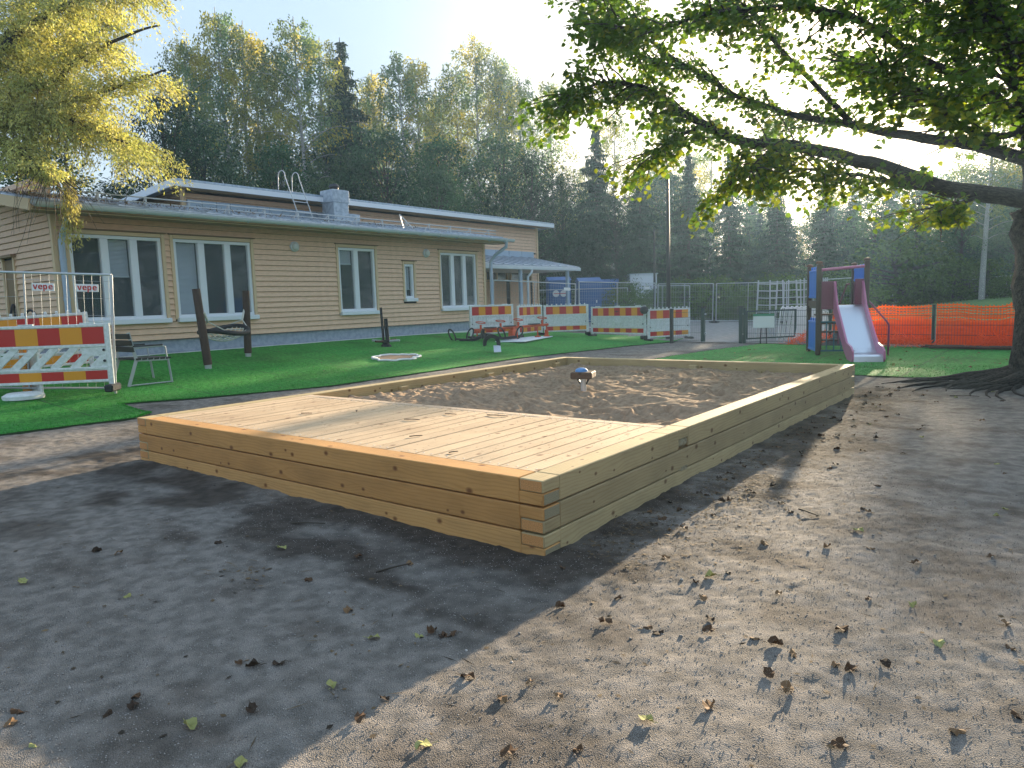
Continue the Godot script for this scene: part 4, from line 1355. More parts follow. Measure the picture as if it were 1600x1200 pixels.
# plastic barrier board; open boards have slanted slots, closed ones ribs
func barrier(a: Vector3, b: Vector3, open: bool, teeth: bool, label: String, group: String, tilt := 0.0) -> Node3D:
	var t := thing("barrier_board", label, "barrier", Vector3.ZERO, 0.0, group)
	var w := frame_between(t, a, b)
	t.rotation.z = tilt
	var d := 0.05
	var body := MB.new()
	var lo := 0.09
	body.box(Vector3(w * 0.5, 0.125, 0), Vector3(w - 0.12, 0.035, d), Basis(), 0.006)
	body.box(Vector3(w * 0.5, 0.215, 0), Vector3(w - 0.12, 0.165, d * 0.55), Basis(), 0.006)
	body.box(Vector3(w * 0.5, 0.315, 0), Vector3(w - 0.12, 0.04, d), Basis(), 0.006)
	body.box(Vector3(w * 0.5, 0.645, 0), Vector3(w - 0.12, 0.04, d), Basis(), 0.006)
	body.box(Vector3(w * 0.5, 0.795, 0), Vector3(w - 0.12, 0.26, d * 0.55), Basis(), 0.006)
	body.box(Vector3(w * 0.5, 0.94, 0), Vector3(w - 0.12, 0.045, d), Basis(), 0.008)
	for x in [0.035, w - 0.035]:
		body.box(Vector3(x, 0.51, 0), Vector3(0.07, 0.92, d + 0.008), Basis(), 0.008)
	if open:
		# slanted bars leave the slots between them
		var n := int(w / 0.27)
		for k in range(-1, n + 1):
			var x0 := 0.10 + k * 0.27
			var y0 := 0.33
			var y1 := 0.625
			var x1 := x0 + 0.31
			var p := Vector3(x0, y0, 0)
			var q := Vector3(x1, y1, 0)
			if x0 < 0.07: p = p.lerp(q, (0.07 - x0) / 0.31)
			if x1 > w - 0.07: q = p.lerp(q, (w - 0.07 - p.x) / (q.x - p.x))
			if p.distance_to(q) < 0.04 or q.x < p.x: continue
			var along := (q - p).normalized()
			var nrm := Vector3(-along.y, along.x, 0)
			body.box((p + q) * 0.5, Vector3(p.distance_to(q) + 0.05, 0.098, d * 0.6), Basis(along, nrm, Vector3.BACK), 0.005)
		body.box(Vector3(w * 0.5 - 0.4, 0.56, 0), Vector3(w - 1.3, 0.035, d * 0.5), Basis(), 0.004)
		body.box(Vector3(w - 0.24, 0.57, 0), Vector3(0.34, 0.16, d * 0.5), Basis(), 0.004)
		body.box(Vector3(w - 0.12, 0.42, 0), Vector3(0.12, 0.2, d * 0.5), Basis(), 0.004)
	else:
		body.box(Vector3(w * 0.5, 0.49, -0.008), Vector3(w - 0.14, 0.33, 0.012))
		var n := int(w / 0.19)
		for k in n:
			body.box(Vector3(0.13 + (w - 0.26) * k / (n - 1), 0.49, 0.004), Vector3(0.035 if k % 3 else 0.07, 0.31, 0.034), Basis(), 0.004)
		body.box(Vector3(w * 0.5, 0.52, 0.008), Vector3(0.42, 0.16, 0.03), Basis(), 0.004)
	if teeth:
		var n := int(w / 0.16)
		for k in n:
			body.box(Vector3(0.12 + (w - 0.24) * k / (n - 1), 0.985, 0), Vector3(0.042, 0.05, 0.04), Basis(), 0.008)
	else:
		for k in 3:
			body.box(Vector3(0.3 + (w - 0.6) * k * 0.5, 0.972, 0.0), Vector3(0.2, 0.02, 0.035), Basis(), 0.004)
	part(t, "board", body, M.plastic_white)
	for band in 2:
		var y: float = [0.215, 0.793][band]
		var hh: float = [0.13, 0.245][band]
		var nb := int(round((w - 0.16) / (0.285 if open else 0.23)))
		var sw := (w - 0.16) / nb
		for k in nb:
			for sd in [1.0, -1.0]:
				if sd < 0 and not open: continue
				var o := part(t, "stripe", slab(Vector3(0.08 + (k + 0.5) * sw, y, sd * (d * 0.275 + 0.002)), Vector3(sw, hh, 0.003)), M.red_band if k % 2 == 0 else M.yellow_band)
	for k in 4:
		var hd := MB.new()
		var x: float = 0.07 if k < 2 else w - 0.1
		hd.tube([Vector3(x, 0.42 + 0.16 * (k % 2), 0.0), Vector3(x, 0.42 + 0.16 * (k % 2), 0.032)], 0.018, 0.018, 8)
		if open or k % 2 == 0: part(t, "bolt_hole", hd, M.black)
	for x in [0.03, w - 0.03]:
		part(t, "foot", slab(Vector3(x, 0.02, 0), Vector3(0.12, 0.11, 0.34), 0.02), M.rubber)
	return t

# welded mesh site fence panel between two points
func mesh_panel(a: Vector3, b: Vector3, hgt: float, label: String, group: String, signs: Array, feet := true, words := false) -> Node3D:
	var t := thing("mesh_fence_panel", label, "fence panel", Vector3.ZERO, 0.0, group)
	var w := frame_between(t, a, b)
	var dy := b.y - a.y
	t.rotation.z = atan2(dy, w)
	for x in [0.02, w - 0.02]:
		var p := MB.new()
		p.tube([Vector3(x, 0.04, 0), Vector3(x, hgt, 0)], 0.021, 0.021, 8)
		part(t, "post", p, M.galv)
	var mid := MB.new()
	mid.tube([Vector3(w * 0.48, 0.12, 0.0), Vector3(w * 0.48, hgt, 0.0)], 0.013, 0.013, 7)
	part(t, "post", mid, M.galv)
	for y in [hgt, 0.12]:
		var p := MB.new()
		p.tube([Vector3(0.02, y, 0), Vector3(w - 0.02, y, 0)], 0.017, 0.017, 8)
		part(t, "rail", p, M.galv)
	var wires := MB.new()
	var n := int(w / 0.11)
	for k in n:
		var x := w * (k + 0.5) / n
		wires.tube([Vector3(x, 0.12, 0), Vector3(x, hgt, 0)], 0.0022, 0.0022, 3, false)
	for k in 7:
		var y := 0.2 + (hgt - 0.3) * k / 6.0
		wires.tube([Vector3(0.02, y, 0.004), Vector3(w - 0.02, y, 0.004)], 0.0022, 0.0022, 3, false)
	stuff(part(t, "wire_mesh", wires, M.galv))
	if feet:
		for x in [0.0, w]:
			part(t, "foot", slab(Vector3(x, 0.05, 0), Vector3(0.22, 0.13, 0.6), 0.02), M.rubber)
	for s in signs:
		var pl := part(t, "name_plate", slab(Vector3(s, hgt - 0.20, 0.012), Vector3(0.30, 0.11, 0.006)), M.white_plain)
		if words:
			var tm := TextMesh.new()
			var f := SystemFont.new()
			f.font_names = PackedStringArray(["Droid Sans"])
			f.font_weight = 700
			tm.font = f
			tm.text = "vepe"
			tm.font_size = 16
			tm.pixel_size = 0.0072
			tm.depth = 0.003
			var o := part(pl, "lettering", tm, M.red_band)
			o.position = Vector3(s, hgt - 0.195, 0.0175)
	return t

func build_barriers() -> void:
	var row := "barrier boards in a row in front of the far mesh fence"
	var near := barrier(on(-12.62, -3.04), on(-11.06, -4.66), true, false, "big red and yellow striped white barrier with slanted slots, nearest at the left edge", "")
	near.position.y += 0.02
	barrier(on(-13.9, -3.1), on(-12.9, -5.15, 0.05), true, true, "tilted striped barrier with toothed top behind the slotted one at left", "", 0.04)
	barrier(on(-13.72, -15.72), on(-13.3, -17.25), false, false, "leftmost striped barrier of the far row, against the building corner", row)
	barrier(on(-13.28, -17.45), on(-13.4, -18.9), false, true, "short striped barrier of the far row right behind the orange seesaw", row)
	barrier(on(-13.38, -18.98), on(-12.3, -19.98), false, true, "toothed striped barrier in the middle of the far row", row)
	var lg := barrier(on(-12.2, -20.0), on(-9.95, -19.42), false, false, "longest striped barrier of the far row with a black emblem", row)
	var em := MB.new()
	em.lathe([Vector2(0.0, 0.004), Vector2(0.085, 0.002), Vector2(0.09, 0.0)], 16, Vector3(1.15, 0.805, 0.017), Basis(Vector3.RIGHT, PI / 2) * Basis().scaled(Vector3(1, 1, 0.5)))
	part(lg, "emblem", em, M.red_band)
	for s in 3:
		part(lg, "emblem_bar", slab(Vector3(1.09 + s * 0.06, 0.805, 0.0225), Vector3(0.035, 0.05 if s == 1 else 0.03, 0.003)), M.black)
	barrier(on(-9.9, -19.45), on(-9.2, -20.9), false, true, "rightmost striped barrier of the far row beside the black fence post", row)
	var bag := MB.new()
	bag.lathe([Vector2(0.0, -0.13), Vector2(0.08, -0.11), Vector2(0.13, -0.03), Vector2(0.12, 0.05), Vector2(0.06, 0.1), Vector2(0.0, 0.11)], 12, on(-9.97, -19.36, 0.95), Basis())
	tag(part(self, "black_bag", bag, M.rubber), "black round cover pulled over the joint of two far barriers", "cover")
	# site fence panels
	var g := "mesh site fence panels behind the far barriers"
	mesh_panel(on(-12.74, -3.05), on(-11.2, -4.74), 1.80, "tall steel mesh fence panel with plates at left behind the slotted barrier", "", [1.35, 1.94], false, true)
	mesh_panel(on(-15.3, -18.7), on(-14.3, -22.3), 1.72, "mesh fence panel standing before the porch of the building", g, [3.3])
	mesh_panel(on(-14.25, -22.45), on(-13.1, -26.4), 1.80, "mesh fence panel to the right of the porch, before the blue toilets", g, [3.6])
	mesh_panel(on(-14.6, -29.6), on(-12.6, -31.15), 1.78, "mesh fence panel half hidden behind the tall black lamp pole", g, [])
	mesh_panel(on(-12.5, -31.2), on(-9.6, -31.6), 1.78, "mesh fence panel between the lamp pole and the gateway", g, [])
	mesh_panel(on(-9.5, -31.6), on(-6.4, -31.9), 1.78, "mesh fence panel behind the stacked ladder frames", g, [])
	mesh_panel(on(-19.6, -27.0), on(-16.6, -30.6), 1.6, "mesh fence panel deep behind the porch column", g, [])
	mesh_panel(on(-16.4, -31.0), on(-14.8, -33.6), 1.7, "mesh fence panel in front of the pitched blue toilet", g, [])
	var far := "mesh fence panels along the top of the grass slope"
	for k in 8:
		var a := on(-8.6 + k * 3.05, -50.5 + k * 0.5)
		var b := on(-8.6 + (k + 1) * 3.05 - 0.1, -50.5 + (k + 1) * 0.5)
		mesh_panel(a, b, 1.15, "distant mesh fence panel crossing the top of the grass slope", far, [0.3] if k % 2 else [], false)
	# green yard fence of rod panels between posts
	var fl := func(x): return Vector3(x, base_height(x, -18.8), lerpf(-19.15, -18.28, (x + 6.9) / 6.3))
	var gr := "green rod mesh fence sections of the yard"
	var secs := [[-8.87, -8.18, "short green fence section left of the gateway"], [-6.85, -4.6, "green fence section right of the gateway behind the small notice"], [-4.6, -2.33, "green fence section hung with orange netting behind the slide"], [-2.33, 0.05, "green fence section hung with orange netting right of the middle post"], [0.05, 2.4, "green fence section hung with orange netting behind the big tree"]]
	for s in secs:
		var a: Vector3 = fl.call(s[0])
		var b: Vector3 = fl.call(s[1])
		if s[0] < -8: 
			a = Vector3(-8.87, 0, -18.95)
			b = Vector3(-8.2, 0, -19.45)
		var t := thing("yard_fence", s[2], "fence", Vector3.ZERO, 0.0, gr)
		var w := frame_between(t, a, b)
		var hh := 0.88
		var post := MB.new()
		post.box(Vector3(0, hh * 0.5 + 0.03, 0), Vector3(0.06, hh + 0.06, 0.06), Basis(), 0.006)
		part(t, "post", post, M.dark_green)
		part(t, "post_cap", slab(Vector3(0, hh + 0.07, 0), Vector3(0.07, 0.02, 0.07), 0.006), M.rubber)
		var rods := MB.new()
		var n := int(w / 0.055)
		for k in n:
			var x := w * (k + 0.5) / n
			rods.tube([Vector3(x, 0.04, 0), Vector3(x, hh, 0)], 0.003, 0.003, 3, false)
		for y in [0.06, 0.28, 0.5, 0.72, hh - 0.01]:
			rods.box(Vector3(w * 0.5, y, 0.005), Vector3(w, 0.008, 0.006))
			rods.box(Vector3(w * 0.5, y, -0.005), Vector3(w, 0.008, 0.006))
		stuff(part(t, "rod_mesh", rods, M.dark_green))
	var gp := "green gate posts at the gateway"
	for q in [[-8.18, -19.5, 0.97, "left gate post beside the short green fence section"], [-6.96, -19.18, 0.98, "thick right gate post of the gateway"]]:
		var t := thing("gate_post", q[3], "gate post", on(q[0], q[1]), 0.0, gp)
		part(t, "post", slab(Vector3(0, q[2] * 0.5, 0), Vector3(0.1, q[2], 0.1), 0.008), M.dark_green)
		part(t, "post_cap", slab(Vector3(0, q[2] + 0.015, 0), Vector3(0.12, 0.03, 0.12), 0.008), M.rubber)
		for y in [0.25, 0.8]:
			part(t, "hinge", slab(Vector3(0.07, y, 0.0), Vector3(0.05, 0.05, 0.03), 0.004), M.galv)
	var bl := thing("fence_post", "black square fence post in front of the rightmost far barrier", "fence post", on(-8.87, -18.9))
	part(bl, "post", slab(Vector3(0, 0.48, 0), Vector3(0.085, 0.96, 0.085), 0.008), M.black)
	part(bl, "post_cap", slab(Vector3(0, 0.97, 0), Vector3(0.1, 0.03, 0.1), 0.008), M.rubber)
	var ow := thing("open_gate", "low green gate leaf swung open at the right gate post", "gate", Vector3.ZERO)
	frame_between(ow, on(-6.85, -19.25), on(-5.9, -20.6))
	var gf := MB.new()
	for y in [0.12, 0.86]: gf.box(Vector3(0.8, y, 0), Vector3(1.6, 0.04, 0.04))
	for x in [0.02, 1.6]: gf.box(Vector3(x, 0.49, 0), Vector3(0.04, 0.78, 0.042))
	part(ow, "gate_frame", gf, M.dark_green)
	var gb := MB.new()
	for k in 26: gb.tube([Vector3(0.05 + k * 0.06, 0.12, 0), Vector3(0.05 + k * 0.06, 0.86, 0)], 0.004, 0.004, 4, false)
	stuff(part(ow, "gate_bars", gb, M.dark_green))
	# orange safety netting over the fence and heaped along its foot
	for s in range(2, 5):
		var a: Vector3 = fl.call(secs[s][0] + 0.05)
		var b: Vector3 = fl.call(secs[s][1] - 0.05)
		var t := MB.new()
		var w := a.distance_to(b)
		var nz := noise(60 + s, 0.9, 3)
		var pt := func(u: float, y: float, lay: float) -> Vector3:
			var p := a.lerp(b, clampf(u / w, 0, 1))
			var sag := (nz.get_noise_2d(u * 1.2 + lay * 9.0, 3.0) + nz.get_noise_2d(u * 4.0 + lay * 5.0, y * 2.0) * 0.3) * 0.07
			return p + Vector3(0, y + sag * (0.3 + y) + 0.02, -0.03 - lay * 0.05 + nz.get_noise_2d(u * 3.0, y * 4.0 + lay * 7.0) * 0.05)
		for lay in 2:
			var top := 0.90 - lay * 0.34
			var rows := 15
			var cols := int(w / 0.075)
			for r in rows:
				var y := 0.03 + top * r / rows
				for k in cols:
					var u0 := w * k / cols
					var u1 := w * (k + 1) / cols
					var thick := 0.036 if r % 5 else 0.055
					t.quad(pt.call(u0, y, lay), pt.call(u1, y, lay), pt.call(u1, y + thick, lay), pt.call(u0, y + thick, lay))
			for k in cols:
				var u := w * (k + 0.3 * lay) / cols
				for r in rows:
					var y := 0.03 + top * r / rows
					t.quad(pt.call(u, y, lay), pt.call(u + 0.022, y, lay), pt.call(u + 0.022, y + top / rows, lay), pt.call(u, y + top / rows, lay))
		tag(part(self, "safety_net", t, M.orange_net), ["orange plastic netting on the fence just right of the slide", "orange plastic netting on the fence between the middle post and the tree", "orange plastic netting on the fence behind the tree trunk"][s - 2], "safety netting", "orange netting hung along the green fence")
	for q in [[-4.95, -18.75, 0.62, 0.30, "heap of orange netting at the foot of the fence left of the slide"], [-3.0, -18.15, 0.9, 0.22, "crumpled orange netting heaped under the fence right of the slide"], [-1.1, -17.95, 0.5, 0.3, "upright bundle of orange netting near the right end of the fence"]]:
		var mb := MB.new()
		var nz := noise(70 + int(q[0] * 10), 2.0, 3)
		for k in 420:
			var x := rng.randf_range(-1, 1)
			var z := rng.randf_range(-0.28, 0.28)
			var y: float = q[3] * (1.0 - x * x) * rng.randf_range(0.15, 1.0)
			var p := on(q[0] + x * q[2], q[1] + z, y + 0.02)
			var d := Vector3(rng.randf_range(-1, 1), rng.randf_range(-0.4, 0.6), rng.randf_range(-0.5, 0.5)).normalized()
			mb.bar(p, p + d * rng.randf_range(0.06, 0.22), 0.014, 0.005)
		tag(part(self, "netting_heap", mb, M.orange_net), q[4], "safety netting", "heaps of orange netting")
	var tp := MB.new()
	var nt := noise(80, 1.6, 3)
	for i in 16:
		for j in 8:
			var f := func(u: float, vv: float) -> Vector3:
				var x := -4.75 + u * 1.1
				var y := (0.36 + nt.get_noise_2d(u * 3.0, vv * 3.0) * 0.25) * sin(PI * clampf(u, 0.02, 0.98)) * sin(PI * vv)
				return Vector3(x, maxf(y, 0.0) + 0.02, -19.2 + vv * 0.9)
			tp.quad(f.call(i / 16.0, j / 8.0), f.call((i + 1) / 16.0, j / 8.0), f.call((i + 1) / 16.0, (j + 1) / 8.0), f.call(i / 16.0, (j + 1) / 8.0), Vector3.UP)
	tag(part(self, "black_tarpaulin", tp, M.rubber), "crumpled black tarpaulin heap behind the left side of the slide tower", "tarpaulin")
	var pl := MB.new()
	for k in 4: pl.box(on(-1.4 + k * 0.1, -17.9 + 0.12 * k, 0.05 + 0.03 * (k % 2)), Vector3(2.2, 0.035, 0.1), Basis(Vector3.UP, -0.13 + k * 0.02), 0.004)
	tag(part(self, "loose_boards", pl, M.brown_wood), "dark boards lying under the orange netting", "boards")

	# notice on two legs
	var n := thing("notice_board", "small white notice with a green head on two dark legs by the fence", "sign", on(-6.2, -18.72), 0.25)
	part(n, "panel", slab(Vector3(0, 0.62, 0), Vector3(0.52, 0.36, 0.02), 0.004), M.white_plain)
	part(n, "head_strip", slab(Vector3(0, 0.775, 0.0125), Vector3(0.52, 0.06, 0.006)), M.sign_green)
	for x in [-0.07, 0.07]:
		part(n, "leg", slab_at(Vector3(x, 0.24, -0.02), Vector3(0.03, 0.5, 0.03), Basis(Vector3.BACK, x * 0.6)), M.black)
	# stacked steel frames behind the fence
	var grp := "steel ladder frames stacked behind the fence"
	for k in 4:
		var t := thing("ladder_frame", ["tall steel ladder frame leftmost of the stack behind the fence", "tall steel ladder frame second of the stack behind the fence", "tall steel ladder frame third of the stack, nearer the slide", "tall steel ladder frame closest to the slide tower"][k], "ladder frame", on(-7.05 + k * 0.34, -21.4 - k * 0.22), 0.5 + 0.12 * k, grp)
		t.rotation.x = -0.09 + 0.03 * k
		t.rotation.z = -0.06 + 0.04 * k
		for s in [-0.27, 0.27]:
			var r := MB.new()
			r.tube([Vector3(s, 0.02, 0), Vector3(s, 1.72, 0)], 0.022, 0.022, 8)
			part(t, "upright", r, M.galv)
		for s in 8:
			var r := MB.new()
			r.tube([Vector3(-0.27, 0.15 + s * 0.21, 0), Vector3(0.27, 0.15 + s * 0.21, 0)], 0.014, 0.014, 6)
			part(t, "rung", r, M.galv)
	for k in 3:
		var t := thing("leaning_panel", "narrow grey mesh panel standing upright in the stack by the slide", "fence panel", on(-6.0 + k * 0.22, -21.6 + k * 0.1), 1.1 + k * 0.2, "mesh panels stacked by the slide")
		for x in [0.0, 0.75]:
			var r := MB.new()
			r.tube([Vector3(x, 0, 0), Vector3(x, 1.74, 0)], 0.02, 0.02, 8)
			part(t, "post", r, M.galv)
		var wr := MB.new()
		for s in 9: wr.tube([Vector3(0.08 * s + 0.06, 0.05, 0), Vector3(0.08 * s + 0.06, 1.7, 0)], 0.003, 0.003, 3, false)
		for s in 9: wr.tube([Vector3(0, 0.05 + 0.2 * s, 0), Vector3(0.75, 0.05 + 0.2 * s, 0)], 0.004, 0.004, 3, false)
		stuff(part(t, "wire_mesh", wr, M.galv))
	for k in 8:
		var t := thing("crowd_barrier", "pale steel crowd barrier leaning on edge with its neighbours behind the fence", "barrier", on(-6.35 + k * 0.11, -20.3 - k * 0.05), 1.35, "pale steel barriers leaning in a stack")
		t.rotation.z = -0.22
		var r := MB.new()
		r.tube([Vector3(0, 0.02, 0), Vector3(0, 0.9, 0), Vector3(0.06, 0.98, 0), Vector3(0.9, 0.98, 0), Vector3(0.96, 0.9, 0), Vector3(0.96, 0.02, 0)], 0.02, 0.02, 8)
		part(t, "frame", r, M.white_plain)
		var q := MB.new()
		for s in 8: q.tube([Vector3(0.1 + s * 0.11, 0.15, 0), Vector3(0.1 + s * 0.11, 0.97, 0)], 0.008, 0.008, 5)
		q.tube([Vector3(0, 0.15, 0), Vector3(0.96, 0.15, 0)], 0.012, 0.012, 6)
		part(t, "bars", q, M.white_plain)
	# portable toilets and a pale container
	var grt := "blue portable toilets behind the fences"
	for q in [[-19.2, -28.5, 0.75, 2.02, "blue portable toilet with a white print beside the porch"], [-18.2, -29.6, 0.75, 1.95, "blue portable toilet partly hidden by the porch column"], [-20.1, -34.8, 0.55, 2.0, "blue portable toilet with a pitched roof farther right"]]:
		var t := thing("portable_toilet", q[4], "portable toilet", on(q[0], q[1]), q[2], grt)
		part(t, "cabin", slab(Vector3(0, q[3] * 0.5, 0), Vector3(1.05, q[3], 1.05), 0.03), M.toilet_blue)
		var rf := MB.new()
		for sd in [-1, 1]:
			rf.quad(Vector3(-0.56, q[3] + 0.012, sd * 0.56), Vector3(0.56, q[3] + 0.012, sd * 0.56), Vector3(0.56, q[3] + 0.2, 0), Vector3(-0.56, q[3] + 0.2, 0), Vector3(0, 1, sd))
			rf.tri(Vector3(sd * 0.56, q[3] + 0.012, -0.56), Vector3(sd * 0.56, q[3] + 0.012, 0.56), Vector3(sd * 0.56, q[3] + 0.2, 0), Vector3(sd, 0, 0))
		part(t, "roof", rf, M.toilet_blue)
		var d := part(t, "door", slab(Vector3(0, q[3] * 0.48, 0.535), Vector3(0.72, q[3] * 0.86, 0.03), 0.006), M.toilet_blue)
		part(d, "handle", slab(Vector3(0.28, 1.0, 0.56), Vector3(0.05, 0.14, 0.03), 0.005), M.white_plain)
		if q[0] < -18 and q[1] > -29:
			for x in [-0.2, 0.16]:
				var e := MB.new()
				e.lathe([Vector2(0.0, 0.012), Vector2(0.15, 0.008), Vector2(0.16, 0.0)], 14, Vector3(x, 1.42, 0.552), Basis(Vector3.RIGHT, PI / 2))
				part(d, "print", e, M.white_plain)
			part(d, "print", slab(Vector3(0, 1.42, 0.566), Vector3(0.6, 0.03, 0.01)), M.red_band)
	var c := thing("site_cabin", "pale blue site cabin between the dark trees", "cabin", on(-19.4, -37.3), 0.6)
	part(c, "cabin", slab(Vector3(0, 1.25, 0), Vector3(1.5, 2.3, 2.4), 0.03), M.white)
	part(c, "roof", slab(Vector3(0, 2.43, 0), Vector3(1.62, 0.06, 2.52), 0.01), M.gutter)
	# lamp poles
	for q in [[-9.72, -20.5, 4.9, 0.075, "tall black lamp pole rising behind the far barriers"], [-16.0, -32.2, 4.4, 0.07, "thinner dark pole farther back among the trees"]]:
		var t := thing("lamp_pole", q[4], "lamp pole", on(q[0], q[1]), 0.0, "dark poles before the spruces")
		var p := MB.new()
		p.tube([Vector3(0, 0, 0), Vector3(0, q[2], 0)], q[3], q[3] * 0.55, 12)
		part(t, "pole", p, M.black)
		var s := MB.new()
		s.tube([Vector3(0, 0, 0), Vector3(0, 0.9, 0)], q[3] * 1.25, q[3] * 1.2, 12)
		part(t, "sleeve", s, M.black)
		part(t, "service_door", slab(Vector3(0.0, 0.6, q[3] * 1.2), Vector3(0.06, 0.25, 0.01), 0.002), M.rubber)

# ---------------------------------------------------------------- play things
func build_play() -> void:
	# park chair
	var c := thing("park_chair", "grey steel park chair with dark slats on the turf beside the slotted barrier", "chair", on(-11.77, -5.15, 0.02))
	for s in 2:
		var x := -0.62 * s
		var b := MB.new()
		b.bar(Vector3(x, 0, -0.02), Vector3(x, 0.42, -0.17), 0.016, 0.05)
		b.bar(Vector3(x, 0.42, -0.17), Vector3(x, 0.86, -0.08), 0.016, 0.05)
		b.bar(Vector3(x, 0.0, -0.72), Vector3(x, 0.40, -0.68), 0.016, 0.05)
		b.bar(Vector3(x, 0.415, -0.17), Vector3(x, 0.40, -0.70), 0.016, 0.045)
		part(c, "side_frame", b, M.grey_paint)
		var a := MB.new()
		a.tube([Vector3(x, 0.60, -0.13), Vector3(x, 0.615, -0.35), Vector3(x, 0.62, -0.60), Vector3(x, 0.60, -0.65), Vector3(x, 0.40, -0.67)], 0.013, 0.013, 8)
		part(c, "armrest", a, M.grey_paint)
		part(c, "arm_pad", slab(Vector3(x, 0.64, -0.37), Vector3(0.05, 0.025, 0.48), 0.008), M.dark_slat)
	for k in 6:
		part(c, "seat_slat", slab_at(Vector3(-0.31, 0.43 - 0.003 * k, -0.20 - k * 0.097), Vector3(0.66, 0.03, 0.078), Basis(Vector3.RIGHT, 0.03)), M.dark_slat)
	for k in 3:
		part(c, "back_slat", slab_at(Vector3(-0.31, 0.59 + k * 0.105, -0.115 + k * 0.021), Vector3(0.72, 0.085, 0.024), Basis(Vector3.RIGHT, 0.2)), M.dark_slat)
	var fb := MB.new()
	fb.tube([Vector3(0.0, 0.015, -0.02), Vector3(0.0, 0.015, -0.72)], 0.012, 0.012, 6)
	part(c, "foot_rail", fb, M.grey_paint)
	# yellow and red junk behind the slotted barrier
	var j := thing("yellow_marker_post", "yellow and white marker post seen through the slots of the near barrier", "marker post", on(-12.2, -3.9))
	part(j, "post", slab(Vector3(0, 0.35, 0), Vector3(0.2, 0.7, 0.06), 0.01), M.yellow_band)
	part(j, "white_panel", slab(Vector3(0.1, 0.32, -0.06), Vector3(0.62, 0.6, 0.04), 0.01), M.plastic_white)
	var bs := MB.new()
	bs.lathe([Vector2(0.0, 0.0), Vector2(0.26, 0.0), Vector2(0.26, 0.05), Vector2(0.2, 0.085), Vector2(0.0, 0.085)], 20, on(-11.75, -3.7, 0.02))
	tag(part(self, "round_base", bs, M.plastic_white), "white round plastic base lying on turf under the near barrier", "base")
	var hs := MB.new()
	var pts := []
	for k in 40:
		var a := k / 39.0
		pts.append(on(-14.2 + sin(a * 9.0) * 0.16 + a * 0.25, -4.3 - a * 0.45, 0.5 + 0.75 * absf(sin(a * PI * 2.0)) * (1.0 - 0.25 * a)))
	hs.tube(pts, 0.022, 0.022, 8)
	tag(part(self, "black_hose", hs, M.rubber), "looped black hose hanging at the end wall of the building", "hose")
	# basket hammock on two posts
	var h := thing("hammock_swing", "basket net hammock hung between two dark round posts on the turf", "hammock", on(-13.3, -7.85))
	var pl := on(-12.81, -7.1) - h.position
	var pr := on(-13.85, -8.6) - h.position
	for k in 2:
		var p: Vector3 = pl if k == 0 else pr
		var hh: float = 1.52 if k == 0 else 1.42
		var ln := Vector3(-0.09, 0, 0.07) if k == 0 else Vector3(0.02, 0, -0.04)
		var b := MB.new()
		b.tube([p + Vector3(0, 0.09, 0), p + Vector3(0, hh, 0) + ln], 0.078, 0.072, 14)
		part(h, "post", b, M.dark_wood)
		var s := MB.new()
		s.tube([p + Vector3(0, -0.03, 0), p + Vector3(0, 0.12, 0)], 0.062, 0.062, 12)
		part(h, "post_shoe", s, M.galv)
	var ctr := Vector3(-0.05, 0.62, 0.05)
	var ax := (pr - pl).normalized()
	var ay := Vector3.UP.cross(ax).normalized()
	var rim := MB.new()
	var ring := []
	for k in 33:
		var a := TAU * k / 32
		ring.append(ctr + ax * cos(a) * 0.62 + ay * sin(a) * 0.42 + Vector3(0, 0.09 * cos(a) * cos(a) + 0.02 * sin(a), 0))
	rim.tube(ring, 0.045, 0.045, 8, false)
	part(h, "rim", rim, M.rubber)
	var net := MB.new()
	for k in 9:
		for d in 2:
			var q := []
			for s in 11:
				var u := s / 10.0 * 2.0 - 1.0
				var o := -0.85 + k * 1.7 / 8.0
				var e := sqrt(maxf(0.0, 1.0 - o * o)) * u
				var X := (o if d == 0 else e)
				var Y := (e if d == 0 else o)
				q.append(ctr + ax * X * 0.62 + ay * Y * 0.42 + Vector3(0, 0.09 * X * X - 0.17 * (1.0 - X * X - Y * Y), 0))
			net.tube(q, 0.008, 0.008, 5, false)
	part(h, "rope_net", net, M.rope)
	for k in 2:
		var p: Vector3 = pl if k == 0 else pr
		var sg := -1.0 if k == 0 else 1.0
		var top := p + Vector3(0, 1.08, 0)
		var kn := p.lerp(ctr, 0.16) + Vector3(0, 0.9 * 0.6, 0)
		kn.y = 0.86
		var r := MB.new()
		r.tube([top, kn], 0.022, 0.02, 8)
		for s in [-0.6, 0.6]:
			r.tube([kn, ctr + ax * sg * 0.50 + ay * 0.42 * s + Vector3(0, 0.08, 0)], 0.011, 0.011, 6)
		part(h, "rope", r, M.rope)
	# standing spinner
	var sp := thing("standing_spinner", "dark standing spinner with two uprights and foot bars on the turf", "play spinner", on(-13.54, -12.27), 0.5)
	for q in [[-0.06, 1.0, 0.032], [0.05, 0.72, 0.05]]:
		var b := MB.new()
		b.tube([Vector3(q[0], 0.16, 0), Vector3(q[0] - 0.03, q[1], 0.0)], q[2], q[2], 10)
		part(sp, "upright", b, M.black)
	var hb := MB.new()
	hb.lathe([Vector2(0.16, 0.0), Vector2(0.12, 0.05), Vector2(0.08, 0.1), Vector2(0.13, 0.13), Vector2(0.13, 0.18), Vector2(0, 0.19)], 16)
	part(sp, "hub", hb, M.rubber)
	for s in 4:
		var b := MB.new()
		var a := s * PI / 2 + 0.3
		b.tube([Vector3(cos(a) * 0.1, 0.15, sin(a) * 0.1), Vector3(cos(a) * 0.42, 0.17, sin(a) * 0.42)], 0.03, 0.028, 8)
		part(sp, "foot_bar", b, M.brown_wood if s % 2 else M.grey_paint)
